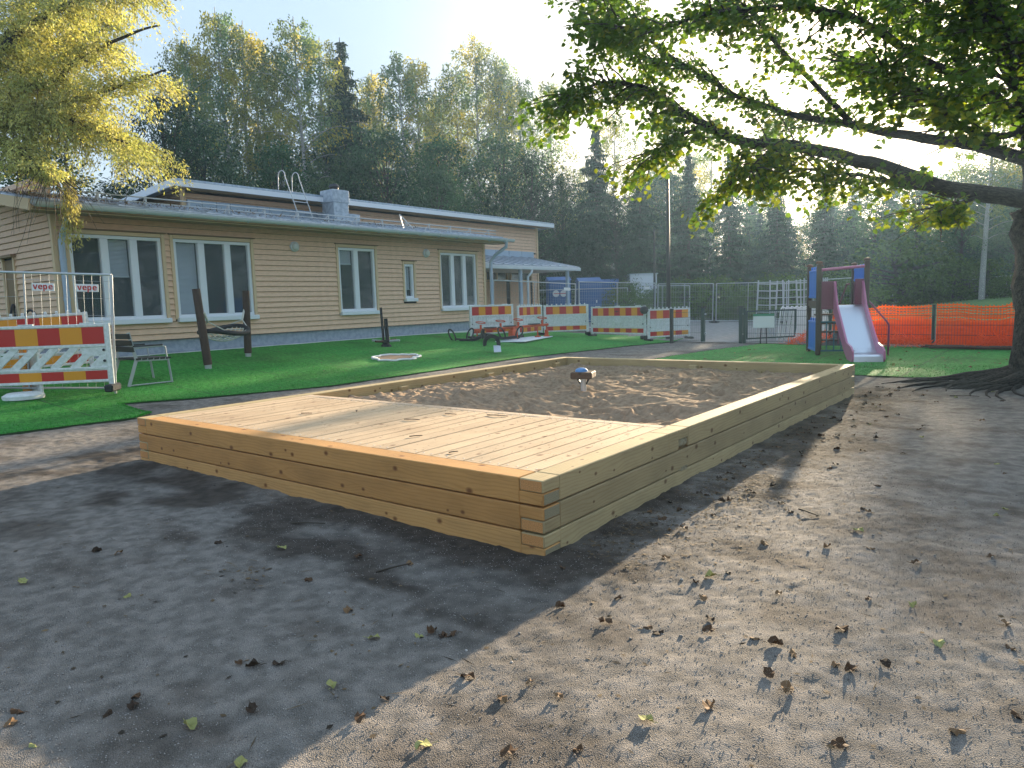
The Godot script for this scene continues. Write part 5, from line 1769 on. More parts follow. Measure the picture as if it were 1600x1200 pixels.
	# hole in the turf with a frayed white rim
	var hn := noise(91, 1.2, 2)
	var rm := MB.new()
	var rp := []
	for k in 41:
		var a := TAU * k / 40
		var rr := 1.0 + hn.get_noise_2d(cos(a) * 1.5, sin(a) * 1.5) * 0.35
		rp.append(on(-11.75 + cos(a) * 0.44 * rr, -10.93 + sin(a) * 0.58 * rr, 0.036 + 0.02 * absf(hn.get_noise_1d(k * 3.0))))
	rm.tube(rp, 0.026, 0.026, 6, false)
	var hole := MB.new()
	for k in 40: hole.tri(on(-11.75, -10.93, 0.031), rp[k] - Vector3(0, 0.006, 0), rp[k + 1] - Vector3(0, 0.006, 0), Vector3.UP, Vector2(0.5, 0.5), Vector2(rp[k].x, rp[k].z), Vector2(rp[k + 1].x, rp[k + 1].z))
	var hl := thing("turf_hole", "round sandy hole in the turf ringed with frayed white backing", "turf hole")
	part(hl, "frayed_rim", rm, M.white_plain)
	part(hl, "sand_fill", hole, M.sand)
	# orange seesaw for several riders
	var s := thing("orange_seesaw", "orange metal seesaw with hoop handles in front of the striped barriers", "seesaw", on(-12.72, -16.73), 0.0)
	var e1 := on(-13.85, -16.05, 0.36) - s.position
	var e2 := on(-13.05, -18.75, 0.42) - s.position
	e1 = Vector3(-0.62, 0.34, 1.25)
	e2 = Vector3(0.12, 0.40, -1.35)
	var bm := MB.new()
	bm.bar(e1, e2, 0.10, 0.07, 0.01)
	part(s, "beam", bm, M.orange)
	var sd := MB.new()
	sd.box(Vector3(-0.2, 0.15, 0.0), Vector3(0.2, 0.32, 0.26), Basis(), 0.03)
	sd.box(Vector3(-0.2, 0.28, 0.0), Vector3(0.14, 0.2, 0.12), Basis(), 0.02)
	part(s, "pivot_stand", sd, M.orange)
	for k in 4:
		var f: float = [0.08, 0.34, 0.58, 0.92][k]
		var p := e1.lerp(e2, f)
		var hd := MB.new()
		hd.bar(p, p + Vector3(0, 0.16, 0), 0.05, 0.05, 0.005)
		var q := []
		for m in 13:
			var a := TAU * m / 12
			q.append(p + Vector3(cos(a) * 0.16, 0.22 + 0.03 * sin(a), sin(a) * 0.10))
		hd.tube(q, 0.014, 0.014, 6, false)
		part(s, "handle", hd, M.orange)
	for f in [0.2, 0.46, 0.8]:
		part(s, "seat", slab(e1.lerp(e2, f) + Vector3(0, 0.055, 0), Vector3(0.22, 0.03, 0.36), 0.01), M.dark_slat)
	for k in 3:
		var f: float = [0.03, 0.85, 0.98][k]
		var p := e1.lerp(e2, f)
		var b := MB.new()
		b.tube([p, Vector3(p.x, 0.05, p.z)], 0.02, 0.02, 8)
		b.box(Vector3(p.x, 0.05, p.z), Vector3(0.16, 0.05, 0.12), Basis(), 0.01)
		if k == 2: b.box(Vector3(p.x, 0.14, p.z), Vector3(0.1, 0.22, 0.1), Basis(), 0.02)
		part(s, "bumper", b, M.orange)
	# rubber wave rocker with loops
	var rk := thing("rubber_rocker", "black rubber wave rocker with loop ends in front of the seesaw", "rocker", on(-12.95, -15.55, 0.03), 0.98)
	var wv := MB.new()
	var last := []
	for k in 25:
		var u := k / 24.0 * 2.0 - 1.0
		var y := 0.05 + 0.16 * exp(-u * u * 9.0) + 0.05 * u * u
		var row := [Vector3(u * 0.85, y, -0.16), Vector3(u * 0.85, y, 0.16)]
		if k > 0:
			wv.quad(last[0], last[1], row[1], row[0], Vector3.UP)
			wv.quad(last[1], Vector3(last[1].x, maxf(last[1].y - 0.07, 0.0), 0.16), Vector3(row[1].x, maxf(row[1].y - 0.07, 0.0), 0.16), row[1], Vector3.BACK)
			wv.quad(last[0], Vector3(last[0].x, maxf(last[0].y - 0.07, 0.0), -0.16), Vector3(row[0].x, maxf(row[0].y - 0.07, 0.0), -0.16), row[0], Vector3.FORWARD)
		last = row
	part(rk, "wave_body", wv, M.rubber)
	for k in 4:
		var b := MB.new()
		var x: float = [-0.95, -0.55, 0.5, 0.92][k]
		var q := []
		for m in 17:
			var a := TAU * m / 16
			q.append(Vector3(x + cos(a) * 0.05 + (0.06 if k % 2 else -0.06) * (1 + sin(a)), 0.19 + sin(a) * 0.17, cos(a) * 0.12))
		b.tube(q, 0.022, 0.022, 7, false)
		part(rk, "loop", b, M.rubber)
	var pd := MB.new()
	pd.box(on(-12.6, -16.9, 0.035), Vector3(0.9, 0.03, 2.6), Basis(Vector3.UP, 0.3), 0.01)
	tag(part(self, "grey_mat", pd, M.white), "pale grey mat on the turf under the seesaw", "mat")
	# half tyre standing on edge with a steel plate
	var ty := thing("tyre_step", "black half tyre standing on the turf with a grey steel plate", "play tyre", on(-11.1, -13.5, 0.02), 0.75)
	ty.scale = Vector3.ONE * 1.25
	var tb := MB.new()
	var ta := []
	for k in 22:
		var a := -0.25 + (PI + 0.5) * k / 21.0
		ta.append(Vector3(cos(a) * 0.17, 0.17 + sin(a) * 0.18, 0))
	for k in 21:
		for z in [-0.09, 0.09]:
			tb.quad(ta[k] + Vector3(0, 0, z), ta[k + 1] + Vector3(0, 0, z), Vector3(ta[k + 1].x * 0.6, 0.17 + (ta[k + 1].y - 0.17) * 0.6, z * 0.8), Vector3(ta[k].x * 0.6, 0.17 + (ta[k].y - 0.17) * 0.6, z * 0.8), Vector3(0, 0, z))
		var o: Vector3 = ta[k] - Vector3(0, 0.17, 0)
		tb.quad(ta[k] + Vector3(0, 0, -0.09), ta[k + 1] + Vector3(0, 0, -0.09), ta[k + 1] + Vector3(0, 0, 0.09), ta[k] + Vector3(0, 0, 0.09), o)
	part(ty, "tyre", tb, M.rubber)
	var kn := MB.new()
	kn.tube([Vector3(-0.14, 0.28, 0), Vector3(-0.17, 0.40, 0), Vector3(-0.15, 0.46, 0)], 0.05, 0.03, 8)
	part(ty, "horn", kn, M.rubber)
	part(ty, "steel_plate", slab_at(Vector3(0.10, 0.07, 0.13), Vector3(0.14, 0.012, 0.17), Basis(Vector3.RIGHT, 0.8)), M.steel)
	build_slide()

func build_slide() -> void:
	# x across the front of the tower, z out along the slide
	var t := thing("slide_tower", "play tower with dark posts, blue and pink panels and a steel slide", "slide", on(-4.01, -15.48, 0.02), 0.432)
	var W := 0.9
	var D := 1.07
	var posts := [[0.0, 0.0, 1.87], [W, 0.0, 1.90], [0.0, -D, 1.85], [W, -D, 1.85], [0.28, -D - 0.35, 1.86]]
	for q in posts:
		var b := MB.new()
		b.box(Vector3(q[0], q[2] * 0.5, q[1]), Vector3(0.095, q[2], 0.095), Basis(), 0.02)
		part(t, "post", b, M.dark_wood)
		var cp := MB.new()
		cp.lathe([Vector2(0.07, 0.0), Vector2(0.07, 0.025), Vector2(0.05, 0.05), Vector2(0, 0.058)], 14, Vector3(q[0], q[2], q[1]))
		part(t, "post_cap", cp, M.brown_wood)
		var fo := MB.new()
		fo.tube([Vector3(q[0], -0.05, q[1]), Vector3(q[0], 0.06, q[1])], 0.03, 0.03, 8)
		part(t, "post_foot", fo, M.galv)
	part(t, "platform", slab(Vector3(W * 0.5, 0.985, -D * 0.5), Vector3(W, 0.05, D), 0.005), M.brown_wood)
	# blue side panels with a crenellated top
	var wall := func(x: float, z0: float, z1: float, y0: float, y1: float, called: String, m: Material, crown: bool):
		var b := MB.new()
		b.box(Vector3(x, (y0 + y1) * 0.5, (z0 + z1) * 0.5), Vector3(0.03, y1 - y0, absf(z1 - z0)), Basis(), 0.01)
		for s in [0.06, -0.06]:
			b.box(Vector3(x, (y0 if s > 0 else y1) + s * 0.5, (z0 + z1) * 0.5), Vector3(0.05, 0.05, absf(z1 - z0) - 0.02), Basis(), 0.012)
		if crown:
			for k in 3: b.box(Vector3(x, y1 + 0.03, lerpf(z0, z1, 0.25 + 0.25 * k)), Vector3(0.03, 0.07, 0.07), Basis(), 0.012)
		part(t, called, b, m)
	wall.call(0.0, -0.05, -D + 0.05, 1.17, 1.76, "side_panel", M.blue_play, true)
	wall.call(0.0, -0.05, -D + 0.05, 0.06, 0.70, "side_panel", M.blue_play, true)
	wall.call(W, -0.05, -D + 0.05, 1.5, 1.78, "side_panel", M.blue_play, true)
	wall.call(W, -0.05, -D + 0.05, 1.02, 1.48, "side_panel", M.plum, false)
	part(t, "plank", slab(Vector3(0.0, 1.06, -D * 0.5), Vector3(0.05, 0.12, D - 0.1), 0.006), M.brown_wood)
	part(t, "back_panel", slab(Vector3(0.12, 1.62, -D), Vector3(0.2, 0.3, 0.03), 0.01), M.blue_play)
	part(t, "front_panel", slab(Vector3(0.19, 1.25, 0.0), Vector3(0.30, 0.52, 0.03), 0.01), M.plum)
	part(t, "front_beam", slab(Vector3(0.2, 0.97, 0.0), Vector3(0.32, 0.06, 0.06), 0.006), M.plum)
	part(t, "front_panel", slab(Vector3(W - 0.13, 1.28, 0.0), Vector3(0.17, 0.52, 0.03), 0.01), M.plum)
	var br := MB.new()
	br.tube([Vector3(0, 1.74, 0.0), Vector3(W, 1.79, 0.0)], 0.03, 0.03, 12)
	part(t, "grab_bar", br, M.pink)
	# chute
	var sx0 := 0.31
	var sx1 := W - 0.09
	var prof := [Vector2(-0.05, 1.02), Vector2(0.08, 1.02), Vector2(0.16, 0.98), Vector2(1.10, 0.22), Vector2(1.24, 0.14), Vector2(1.62, 0.13), Vector2(1.68, 0.10), Vector2(1.69, 0.03)]
	var ch := MB.new()
	for k in prof.size() - 1:
		var a: Vector2 = prof[k]
		var b: Vector2 = prof[k + 1]
		ch.quad(Vector3(sx0, a.y, a.x), Vector3(sx1, a.y, a.x), Vector3(sx1, b.y, b.x), Vector3(sx0, b.y, b.x), Vector3(0, 1, 0.4))
		ch.quad(Vector3(sx0, a.y - 0.03, a.x), Vector3(sx1, a.y - 0.03, a.x), Vector3(sx1, b.y - 0.03, b.x), Vector3(sx0, b.y - 0.03, b.x), Vector3(0, -1, -0.4))
	part(t, "chute", ch, M.slide_steel)
	for sd in 2:
		var x := sx0 - 0.015 if sd == 0 else sx1 + 0.015
		var outl := PackedVector2Array([Vector2(-0.05, 0.92), Vector2(-0.05, 1.46), Vector2(0.03, 1.50), Vector2(0.10, 1.44), Vector2(0.34, 1.02), Vector2(1.10, 0.42), Vector2(1.22, 0.33), Vector2(1.55, 0.28), Vector2(1.70, 0.20), Vector2(1.72, 0.05), Vector2(1.66, 0.0), Vector2(1.30, 0.02), Vector2(1.05, 0.14)])
		var b := MB.new()
		var tr := Geometry2D.triangulate_polygon(outl)
		for e in [-0.017, 0.017]:
			for k in range(0, tr.size(), 3):
				var p0 := outl[tr[k]]
				var p1 := outl[tr[k + 1]]
				var p2 := outl[tr[k + 2]]
				b.tri(Vector3(x + e, p0.y, p0.x), Vector3(x + e, p1.y, p1.x), Vector3(x + e, p2.y, p2.x), Vector3(e, 0, 0))
		for k in outl.size():
			var p := outl[k]
			var q := outl[(k + 1) % outl.size()]
			b.quad(Vector3(x - 0.017, p.y, p.x), Vector3(x + 0.017, p.y, p.x), Vector3(x + 0.017, q.y, q.x), Vector3(x - 0.017, q.y, q.x))
		part(t, "slide_side", b, M.pink)
	for q in [[0.42, 1.15], [0.66, 1.17], [0.45, 1.22], [0.7, 1.2]]:
		var lf := MB.new()
		lf.leaf(Vector3(q[0], 0.215, q[1]), Vector3(0.8, -0.1, 0.5).normalized(), Vector3(-0.5, 0.05, 0.8).normalized(), 0.05, 0.035)
		part(t, "dead_leaf", lf, M.bark)
	# low turquoise rail under the platform
	for y in [0.09, 0.68]:
		var b := MB.new()
		b.tube([Vector3(0.05, y, -0.03), Vector3(W - 0.05, y, -0.03)], 0.018, 0.018, 8)
		part(t, "low_rail", b, M.turquoise)
	for k in 5:
		var b := MB.new()
		b.tube([Vector3(0.17 + k * 0.14, 0.09, -0.03), Vector3(0.17 + k * 0.14, 0.68, -0.03)], 0.013, 0.013, 8)
		part(t, "low_bar", b, M.turquoise)
	# steps and handrails behind
	for k in 4:
		part(t, "step", slab(Vector3(W * 0.5, 0.2 + k * 0.2, -D - 0.75 + k * 0.19), Vector3(0.6, 0.04, 0.2), 0.006), M.brown_wood)
	for x in [0.12, W - 0.12]:
		var b := MB.new()
		b.tube([Vector3(x, 0.1, -D - 0.85), Vector3(x, 0.95, -D - 0.9), Vector3(x, 1.45, -D - 0.1), Vector3(x, 1.45, -D + 0.1)], 0.02, 0.02, 8)
		part(t, "handrail", b, M.plum)
	var hr := MB.new()
	hr.tube([Vector3(W + 0.03, 1.12, -0.05), Vector3(W + 0.36, 0.68, 0.1), Vector3(W + 0.40, 0.6, 0.12), Vector3(W + 0.40, 0.0, 0.12)], 0.02, 0.02, 8)
	part(t, "handrail", hr, M.plum)
	var sl := MB.new()
	sl.bar(Vector3(W + 0.02, 0.6, -0.2), Vector3(W + 0.4, 0.04, -0.1), 0.2, 0.03)
	part(t, "ramp", sl, M.black)

# ---------------------------------------------------------------- trees
const MAPLE_R := [[0.115, 0.012], [0.085, 0.012], [0.10, 0.016], [0.11, 0.02], [0.06, 0.012], [0.34, 0.2], [0.04, 0.01], [0.045, 0.01], [0.045, 0.012], [0.07, 0.02], [0.045, 0.01], [0.03, 0.008], [0.03, 0.008], [0.035, 0.008], [0.07, 0.012], [0.05, 0.01], [0.06, 0.012], [0.035, 0.008]]

func spread(sd: float) -> Vector3:
	return Vector3(rng.randf_range(-1, 1), rng.randf_range(-1, 1), rng.randf_range(-1, 1)) * sd

func along(pts: Array, f: float) -> Array:
	var s := f * (pts.size() - 1)
	var k := mini(int(s), pts.size() - 2)
	return [pts[k].lerp(pts[k + 1], s - k), (pts[k + 1] - pts[k]).normalized()]

func smooth_path(pts: Array, per: int, jit: float) -> Array:
	var o := []
	for k in pts.size() - 1:
		var a: Vector3 = pts[maxi(k - 1, 0)]
		var b: Vector3 = pts[k]
		var c: Vector3 = pts[k + 1]
		var d: Vector3 = pts[mini(k + 2, pts.size() - 1)]
		for s in per:
			o.append(b.cubic_interpolate(c, a, d, float(s) / per) + (spread(jit) if s > 0 else Vector3.ZERO))
	o.append(pts[-1])
	return o

# a lobed leaf in the xz plane, tip towards +x, gently folded
func lobed_leaf(fold: float, droop: float) -> ArrayMesh:
	var b := MB.new()
	b.colored = true
	var half := [Vector2(0.0, 0.0), Vector2(0.02, 0.16), Vector2(-0.04, 0.34), Vector2(0.2, 0.34), Vector2(0.34, 0.52), Vector2(0.47, 0.33), Vector2(0.72, 0.36), Vector2(0.74, 0.17), Vector2(1.0, 0.0)]
	var lift := func(p: Vector2, s: float) -> Vector3:
		return Vector3(p.x, absf(p.y) * fold - p.x * p.x * droop - p.y * p.y * droop * 0.8, p.y * s)
	var c := Vector2(0.42, 0.0)
	for s in [1.0, -1.0]:
		for k in half.size() - 1:
			b.tri(lift.call(c, s), lift.call(half[k], s), lift.call(half[k + 1], s), Vector3.UP)
	return b.mesh()

func curled_leaf(sd: int) -> ArrayMesh:
	var b := MB.new()
	var r := RandomNumberGenerator.new()
	r.seed = sd
	var c1 := r.randf_range(0.6, 1.6)
	var c2 := r.randf_range(-0.6, 0.8)
	var half := [Vector2(-0.5, 0.0), Vector2(-0.42, 0.2), Vector2(-0.25, 0.34), Vector2(-0.05, 0.42), Vector2(0.08, 0.34), Vector2(0.25, 0.31), Vector2(0.36, 0.17), Vector2(0.5, 0.0)]
	var lift := func(p: Vector2, s: float) -> Vector3:
		var y := p.y * s
		return Vector3(p.x * (1.0 - 0.2 * absf(c2)), p.x * p.x * c2 + y * y * c1 + 0.12 * sin(p.x * 9.0 + y * 7.0 + sd), y * (1.0 - 0.4 * c1 * absf(y)))
	for s in [1.0, -1.0]:
		for k in half.size() - 1:
			b.tri(lift.call(Vector2(0, 0), s), lift.call(half[k], s), lift.call(half[k + 1], s), Vector3.UP)
	b.tube([Vector3(0.45, c2 * 0.2, 0), Vector3(0.8, c2 * 0.3 + 0.08, 0.05)], 0.02, 0.015, 4)
	return b.mesh()

func build_maple() -> void:
	rng.seed = 500
	var t := thing("maple_tree", "big old maple with spreading boughs and bare roots at the right edge", "tree", Vector3.ZERO)
	var tr := smooth_path([Vector3(-0.02, -0.05, -11.4), Vector3(-0.05, 0.35, -11.4), Vector3(-0.1, 1.1, -11.4), Vector3(-0.16, 1.8, -11.4), Vector3(-0.21, 2.33, -11.4)], 3, 0.015)
	var rd := PackedFloat32Array()
	for k in tr.size(): rd.push_back(0.40 + 0.20 * pow(1.0 - float(k) / (tr.size() - 1), 3.0) + 0.02 * sin(k * 2.1) + (0.03 if k > tr.size() - 4 else 0.0))
	var tm := MB.new()
	tm.tube(tr, 0.4, 0.4, 22, true, rd)
	var fl := noise(120, 3.0, 3)
	for k in tm.v.size():
		var p := tm.v[k]
		tm.v[k] = p + tm.n[k] * fl.get_noise_3d(p.x * 2.0, p.y * 0.6, p.z * 2.0) * 0.07
	part(t, "trunk", tm, M.bark)
	var shoots := []
	for i in MAPLE.size():
		var path := smooth_path(MAPLE[i], 4, 0.012)
		var b := MB.new()
		b.tube(path, MAPLE_R[i][0], MAPLE_R[i][1], 10 if i != 5 else 18)
		part(t, "bough", b, M.bark)
		var ln := 0.0
		for k in path.size() - 1: ln += path[k].distance_to(path[k + 1])
		var f := 0.42 if i in [0, 1] else 0.3
		if i == 5: f = 0.7
		while f < 1.0:
			shoots.append([along(path, f), f, i])
			f += 0.055 / ln * (1.35 - 0.55 * f)
		for k in 5: shoots.append([along(path, 0.985), 1.0, i])
	# roots
	for k in 13:
		var a := -0.4 + k * 0.29 + rng.randf_range(-0.1, 0.1)
		var ln := rng.randf_range(0.9, 1.7)
		var p := []
		var rr := PackedFloat32Array()
		var bend := rng.randf_range(-0.5, 0.5)
		for s in 9:
			var u := s / 8.0
			var an := PI * 0.55 + a + bend * u * u
			var d := 0.22 + ln * u
			var q := Vector3(-0.02 + sin(an) * -d, 0.0, -11.4 + cos(an) * -d)
			q.y = ground_height(q.x, q.z) + 0.16 * pow(1.0 - u, 2.2) + 0.014 * sin(s * 2.0 + k) - 0.03 * u * u
			p.append(q)
			rr.push_back(lerpf(0.15, 0.018, pow(u, 0.55)))
		var b := MB.new()
		b.tube(smooth_path(p, 1, 0.0), 0.1, 0.1, 9, true, rr)
		part(t, "root", b, M.bark)
	for k in 16:
		var a := rng.randf_range(0.6, 3.4)
		var c := Vector3(-0.05 - sin(a) * rng.randf_range(0.5, 1.3), 0.0, -11.35 + cos(a) * -rng.randf_range(0.5, 1.3))
		var p := []
		for s in 6:
			var q := c + Vector3(-sin(a + s * 0.12) * 0.16 * s, 0, -cos(a + s * 0.12) * 0.16 * s)
			q.y = ground_height(q.x, q.z) + 0.02 - 0.004 * s
			p.append(q)
		var b := MB.new()
		b.tube(p, 0.03, 0.008, 7)
		part(t, "root", b, M.bark)
	# shoots with leaves
	var tw := MB.new()
	var leaves := []
	for s in shoots:
		var p: Vector3 = s[0][0]
		var d: Vector3 = s[0][1]
		var side := d.cross(Vector3.UP).normalized() * (1.0 if rng.randf() < 0.5 else -1.0)
		var low: bool = s[2] in [0, 6, 11, 12, 13]
		var dirn := (side * rng.randf_range(0.3, 1.0) + d * rng.randf_range(0.2, 0.9) + Vector3.UP * (rng.randf_range(-0.55, 0.5) if low else rng.randf_range(-0.35, 0.75))).normalized()
		var ln := rng.randf_range(0.3, 0.95)
		var path := []
		for k in 5:
			var u := k / 4.0
			path.append(p + dirn * ln * u + Vector3(0, -0.14 * u * u * ln, 0) + spread(0.02) * u)
		tw.tube(path, 0.013, 0.003, 5, false)
		var n := int(rng.randf_range(19, 44) * (0.55 + ln))
		for k in n:
			var u := pow(rng.randf(), 0.7)
			var q: Vector3 = along(path, u)[0]
			q += spread(0.12) + Vector3(0, -0.05, 0)
			if q.y < 2.05: continue
			if (q - Vector3(0, 1.3, 0)).normalized().dot(Vector3(-0.152, 0.168, -0.974).normalized()) > 0.99962: continue
			var az := rng.randf() * TAU
			var tip := (Vector3(cos(az), rng.randf_range(-1.3, 0.05), sin(az)) + dirn * 0.5).normalized()
			var nn := (Vector3.UP + spread(0.75)).normalized()
			var zz := tip.cross(nn).normalized()
			var sz := rng.randf_range(0.05, 0.09)
			leaves.append(Transform3D(Basis(tip, zz.cross(tip), zz).scaled_local(Vector3.ONE * sz), q))
	stuff(part(t, "twigs", tw, M.twig_bark))
	leaves.sort_custom(func(a, b): return a.origin.distance_squared_to(Vector3(0, 1.3, 0)) < b.origin.distance_squared_to(Vector3(0, 1.3, 0)))
	var lm := [lobed_leaf(0.18, 0.12), lobed_leaf(-0.2, 0.25), lobed_leaf(0.05, -0.1)]
	var cols := []
	for k in 5: cols.append(M.maple_leaf.duplicate())
	for k in 5: cols[k].albedo_color = [lin(0.075, 0.145, 0.022), lin(0.09, 0.165, 0.022), lin(0.06, 0.12, 0.022), lin(0.19, 0.23, 0.026), lin(0.10, 0.16, 0.02)][k]
	for k in mini(300, leaves.size()):
		var o := part(t, "leaf", lm[k % 3], cols[k % 5])
		o.transform = leaves[k]
	for v in 3:
		var pl := []
		var pc := PackedColorArray()
		for k in range(300 + v, leaves.size(), 3):
			pl.append(leaves[k])
			var g := rng.randf_range(0.75, 1.3)
			var y := 1.0 if rng.randf() < (0.86 if leaves[k].origin.y > 3.1 else 0.55) else 2.3  # low leaves are yellow more often, the sunlit fringe put into their colour
			pc.append(Color(0.100 * g * y, 0.185 * g * (1.0 + (y - 1.0) * 0.4), 0.026 * g))
		many(t, "foliage", lm[v], M.maple_leaf, pl, pc)
	print("maple leaves ", leaves.size(), " shoots ", shoots.size())

func build_willow() -> void:
	rng.seed = 600
	var t := thing("willow_tree", "yellow leaved willow hanging over the left end of the building roof", "tree", Vector3.ZERO)
	var tr := smooth_path([Vector3(-18.2, 0.3, -3.0), Vector3(-18.0, 1.6, -3.1), Vector3(-17.5, 3.1, -3.4), Vector3(-16.9, 4.0, -3.8), Vector3(-16.4, 4.9, -4.4), Vector3(-16.2, 6.0, -4.6), Vector3(-16.0, 7.2, -4.9)], 3, 0.03)
	var tm := MB.new()
	tm.tube(tr, 0.42, 0.10, 14)
	part(t, "trunk", tm, M.bark)
	var fo := MB.new()
	fo.colored = true
	var tw := MB.new()
	for i in WILLOW.size():
		var path := smooth_path(WILLOW[i], 4, 0.03)
		var b := MB.new()
		b.tube(path, [0.10, 0.06, 0.08, 0.08, 0.06, 0.05, 0.05, 0.07][i], 0.015, 8)
		part(t, "bough", b, M.bark)
		var ln := 0.0
		for k in path.size() - 1: ln += path[k].distance_to(path[k + 1])
		var f := 0.12
		while f < (0.80 if i in [0, 1, 2, 4, 7] else 0.95):
			var a := along(path, f)
			for rep in 3:
				var p: Vector3 = a[0]
				var az := rng.randf() * TAU
				var dirn: Vector3 = (Vector3(cos(az), rng.randf_range(-0.35, 0.8), sin(az)) + a[1] * 0.9).normalized()
				var sl := rng.randf_range(0.35, 1.0)
				var sh := []
				for k in 6:
					var u := k / 5.0
					sh.append(p + dirn * sl * u + Vector3(0, -0.62 * u * u * sl, 0) + spread(0.03) * u)
				tw.tube(sh, 0.008, 0.002, 3, false)
				var tone := rng.randf_range(0.72, 1.25)
				var yel := rng.randf()
				for k in int(95 * sl):
					var u := pow(rng.randf(), 0.6)
					var e := along(sh, u)
					var q: Vector3 = e[0] + spread(0.11)
					if q.y < 3.66 + 0.12 * sin(q.z * 9.0) and q.x > -15.6: continue
					var d: Vector3 = (e[1] * 0.5 + Vector3(rng.randf_range(-1, 1), rng.randf_range(-1.2, 0.3), rng.randf_range(-1, 1))).normalized()
					var sd := d.cross(spread(1.0)).normalized()
					var g := tone * rng.randf_range(0.8, 1.2)
					fo.col = Color(0.58 * g, 0.53 * g, 0.20 * g).lerp(Color(0.36 * g, 0.42 * g, 0.15 * g), yel * 0.8)
					fo.leaf(q, d, sd, rng.randf_range(0.05, 0.095), rng.randf_range(0.018, 0.030))
			f += 0.048 / ln
	# a trailing spray that reaches down past the gutter
	for k in 8:
		var c := Vector3(-14.25, 3.75, -5.5) + spread(0.12)
		for s in 130:
			var u := rng.randf()
			var q := c + Vector3(0.02, -1.05 * u, 0) + spread(0.06 + 0.10 * u)
			fo.col = Color(0.52, 0.47, 0.18) * rng.randf_range(0.7, 1.25)
			var d := (Vector3(0, -1, 0) + spread(0.8)).normalized()
			fo.leaf(q, d, d.cross(spread(1.0)).normalized(), 0.08, 0.026)
		tw.tube([c + Vector3(0, 0.6, 0), c, c + Vector3(0.02, -1.0, 0)], 0.006, 0.003, 3, false)
	stuff(part(t, "twigs", tw, M.twig_bark))
	stuff(part(t, "foliage", fo, M.willow_leaf))
	print("willow leaves ", fo.v.size() / 4)

func proto_birch(sd: int, tall: float, green: Color, sunlit_gold: Color) -> Array:
	rng.seed = sd
	var trunk := MB.new()
	var path := []
	for k in 9:
		var u := k / 8.0
		path.append(Vector3(sin(u * 3.0 + sd) * 0.25 * u, tall * u, cos(u * 2.3 + sd) * 0.25 * u))
	trunk.tube(path, 0.17, 0.02, 9)
	var fo := MB.new()
	fo.colored = true
	for k in 46:
		var f := 0.26 + 0.72 * pow((k + rng.randf()) / 46.0, 0.9)
		var p: Vector3 = along(path, f)[0]
		var u := clampf((f - 0.2) / 0.8, 0, 1)
		var reach := tall * 0.165 * pow(sin(PI * clampf(u * 0.84 + 0.12, 0, 1)), 0.65) * rng.randf_range(0.55, 1.15)
		var az := k * 2.4 + rng.randf_range(-0.4, 0.4)
		var o := Vector3(cos(az), 0, sin(az))
		var limb := []
		for s in 6:
			var w := s / 5.0
			limb.append(p + o * reach * w + Vector3(0, reach * (1.05 * w - 0.75 * w * w), 0) + spread(0.05) * w)
		trunk.tube(limb, 0.035, 0.006, 4, false)
		var tone := rng.randf_range(0.7, 1.25)
		var yel := clampf(rng.randf_range(-0.7, 1.0) + (f - 0.6) * 1.3, 0, 1)  # limbs turn golden towards the top: sunlight painted into the leaf colour
		for s in 17:
			var e := along(limb, 0.25 + 0.75 * s / 16.0)
			var c: Vector3 = e[0] + spread(0.28)
			var hang := rng.randf_range(0.4, 1.4)
			for q in 13:
				var w := rng.randf()
				var at := c + Vector3(0, -hang * w, 0) + spread(0.10 + 0.08 * w)
				var d := (Vector3(0, -1, 0) + spread(0.9)).normalized()
				var g := tone * rng.randf_range(0.75, 1.25)
				fo.col = green.lerp(sunlit_gold, yel) * g
				fo.leaf(at, d, d.cross(spread(1.0)).normalized(), rng.randf_range(0.11, 0.19), rng.randf_range(0.07, 0.11))
	return [["trunk", trunk.mesh(), M.birch_bark], ["crown", fo.mesh(), M.foliage]]

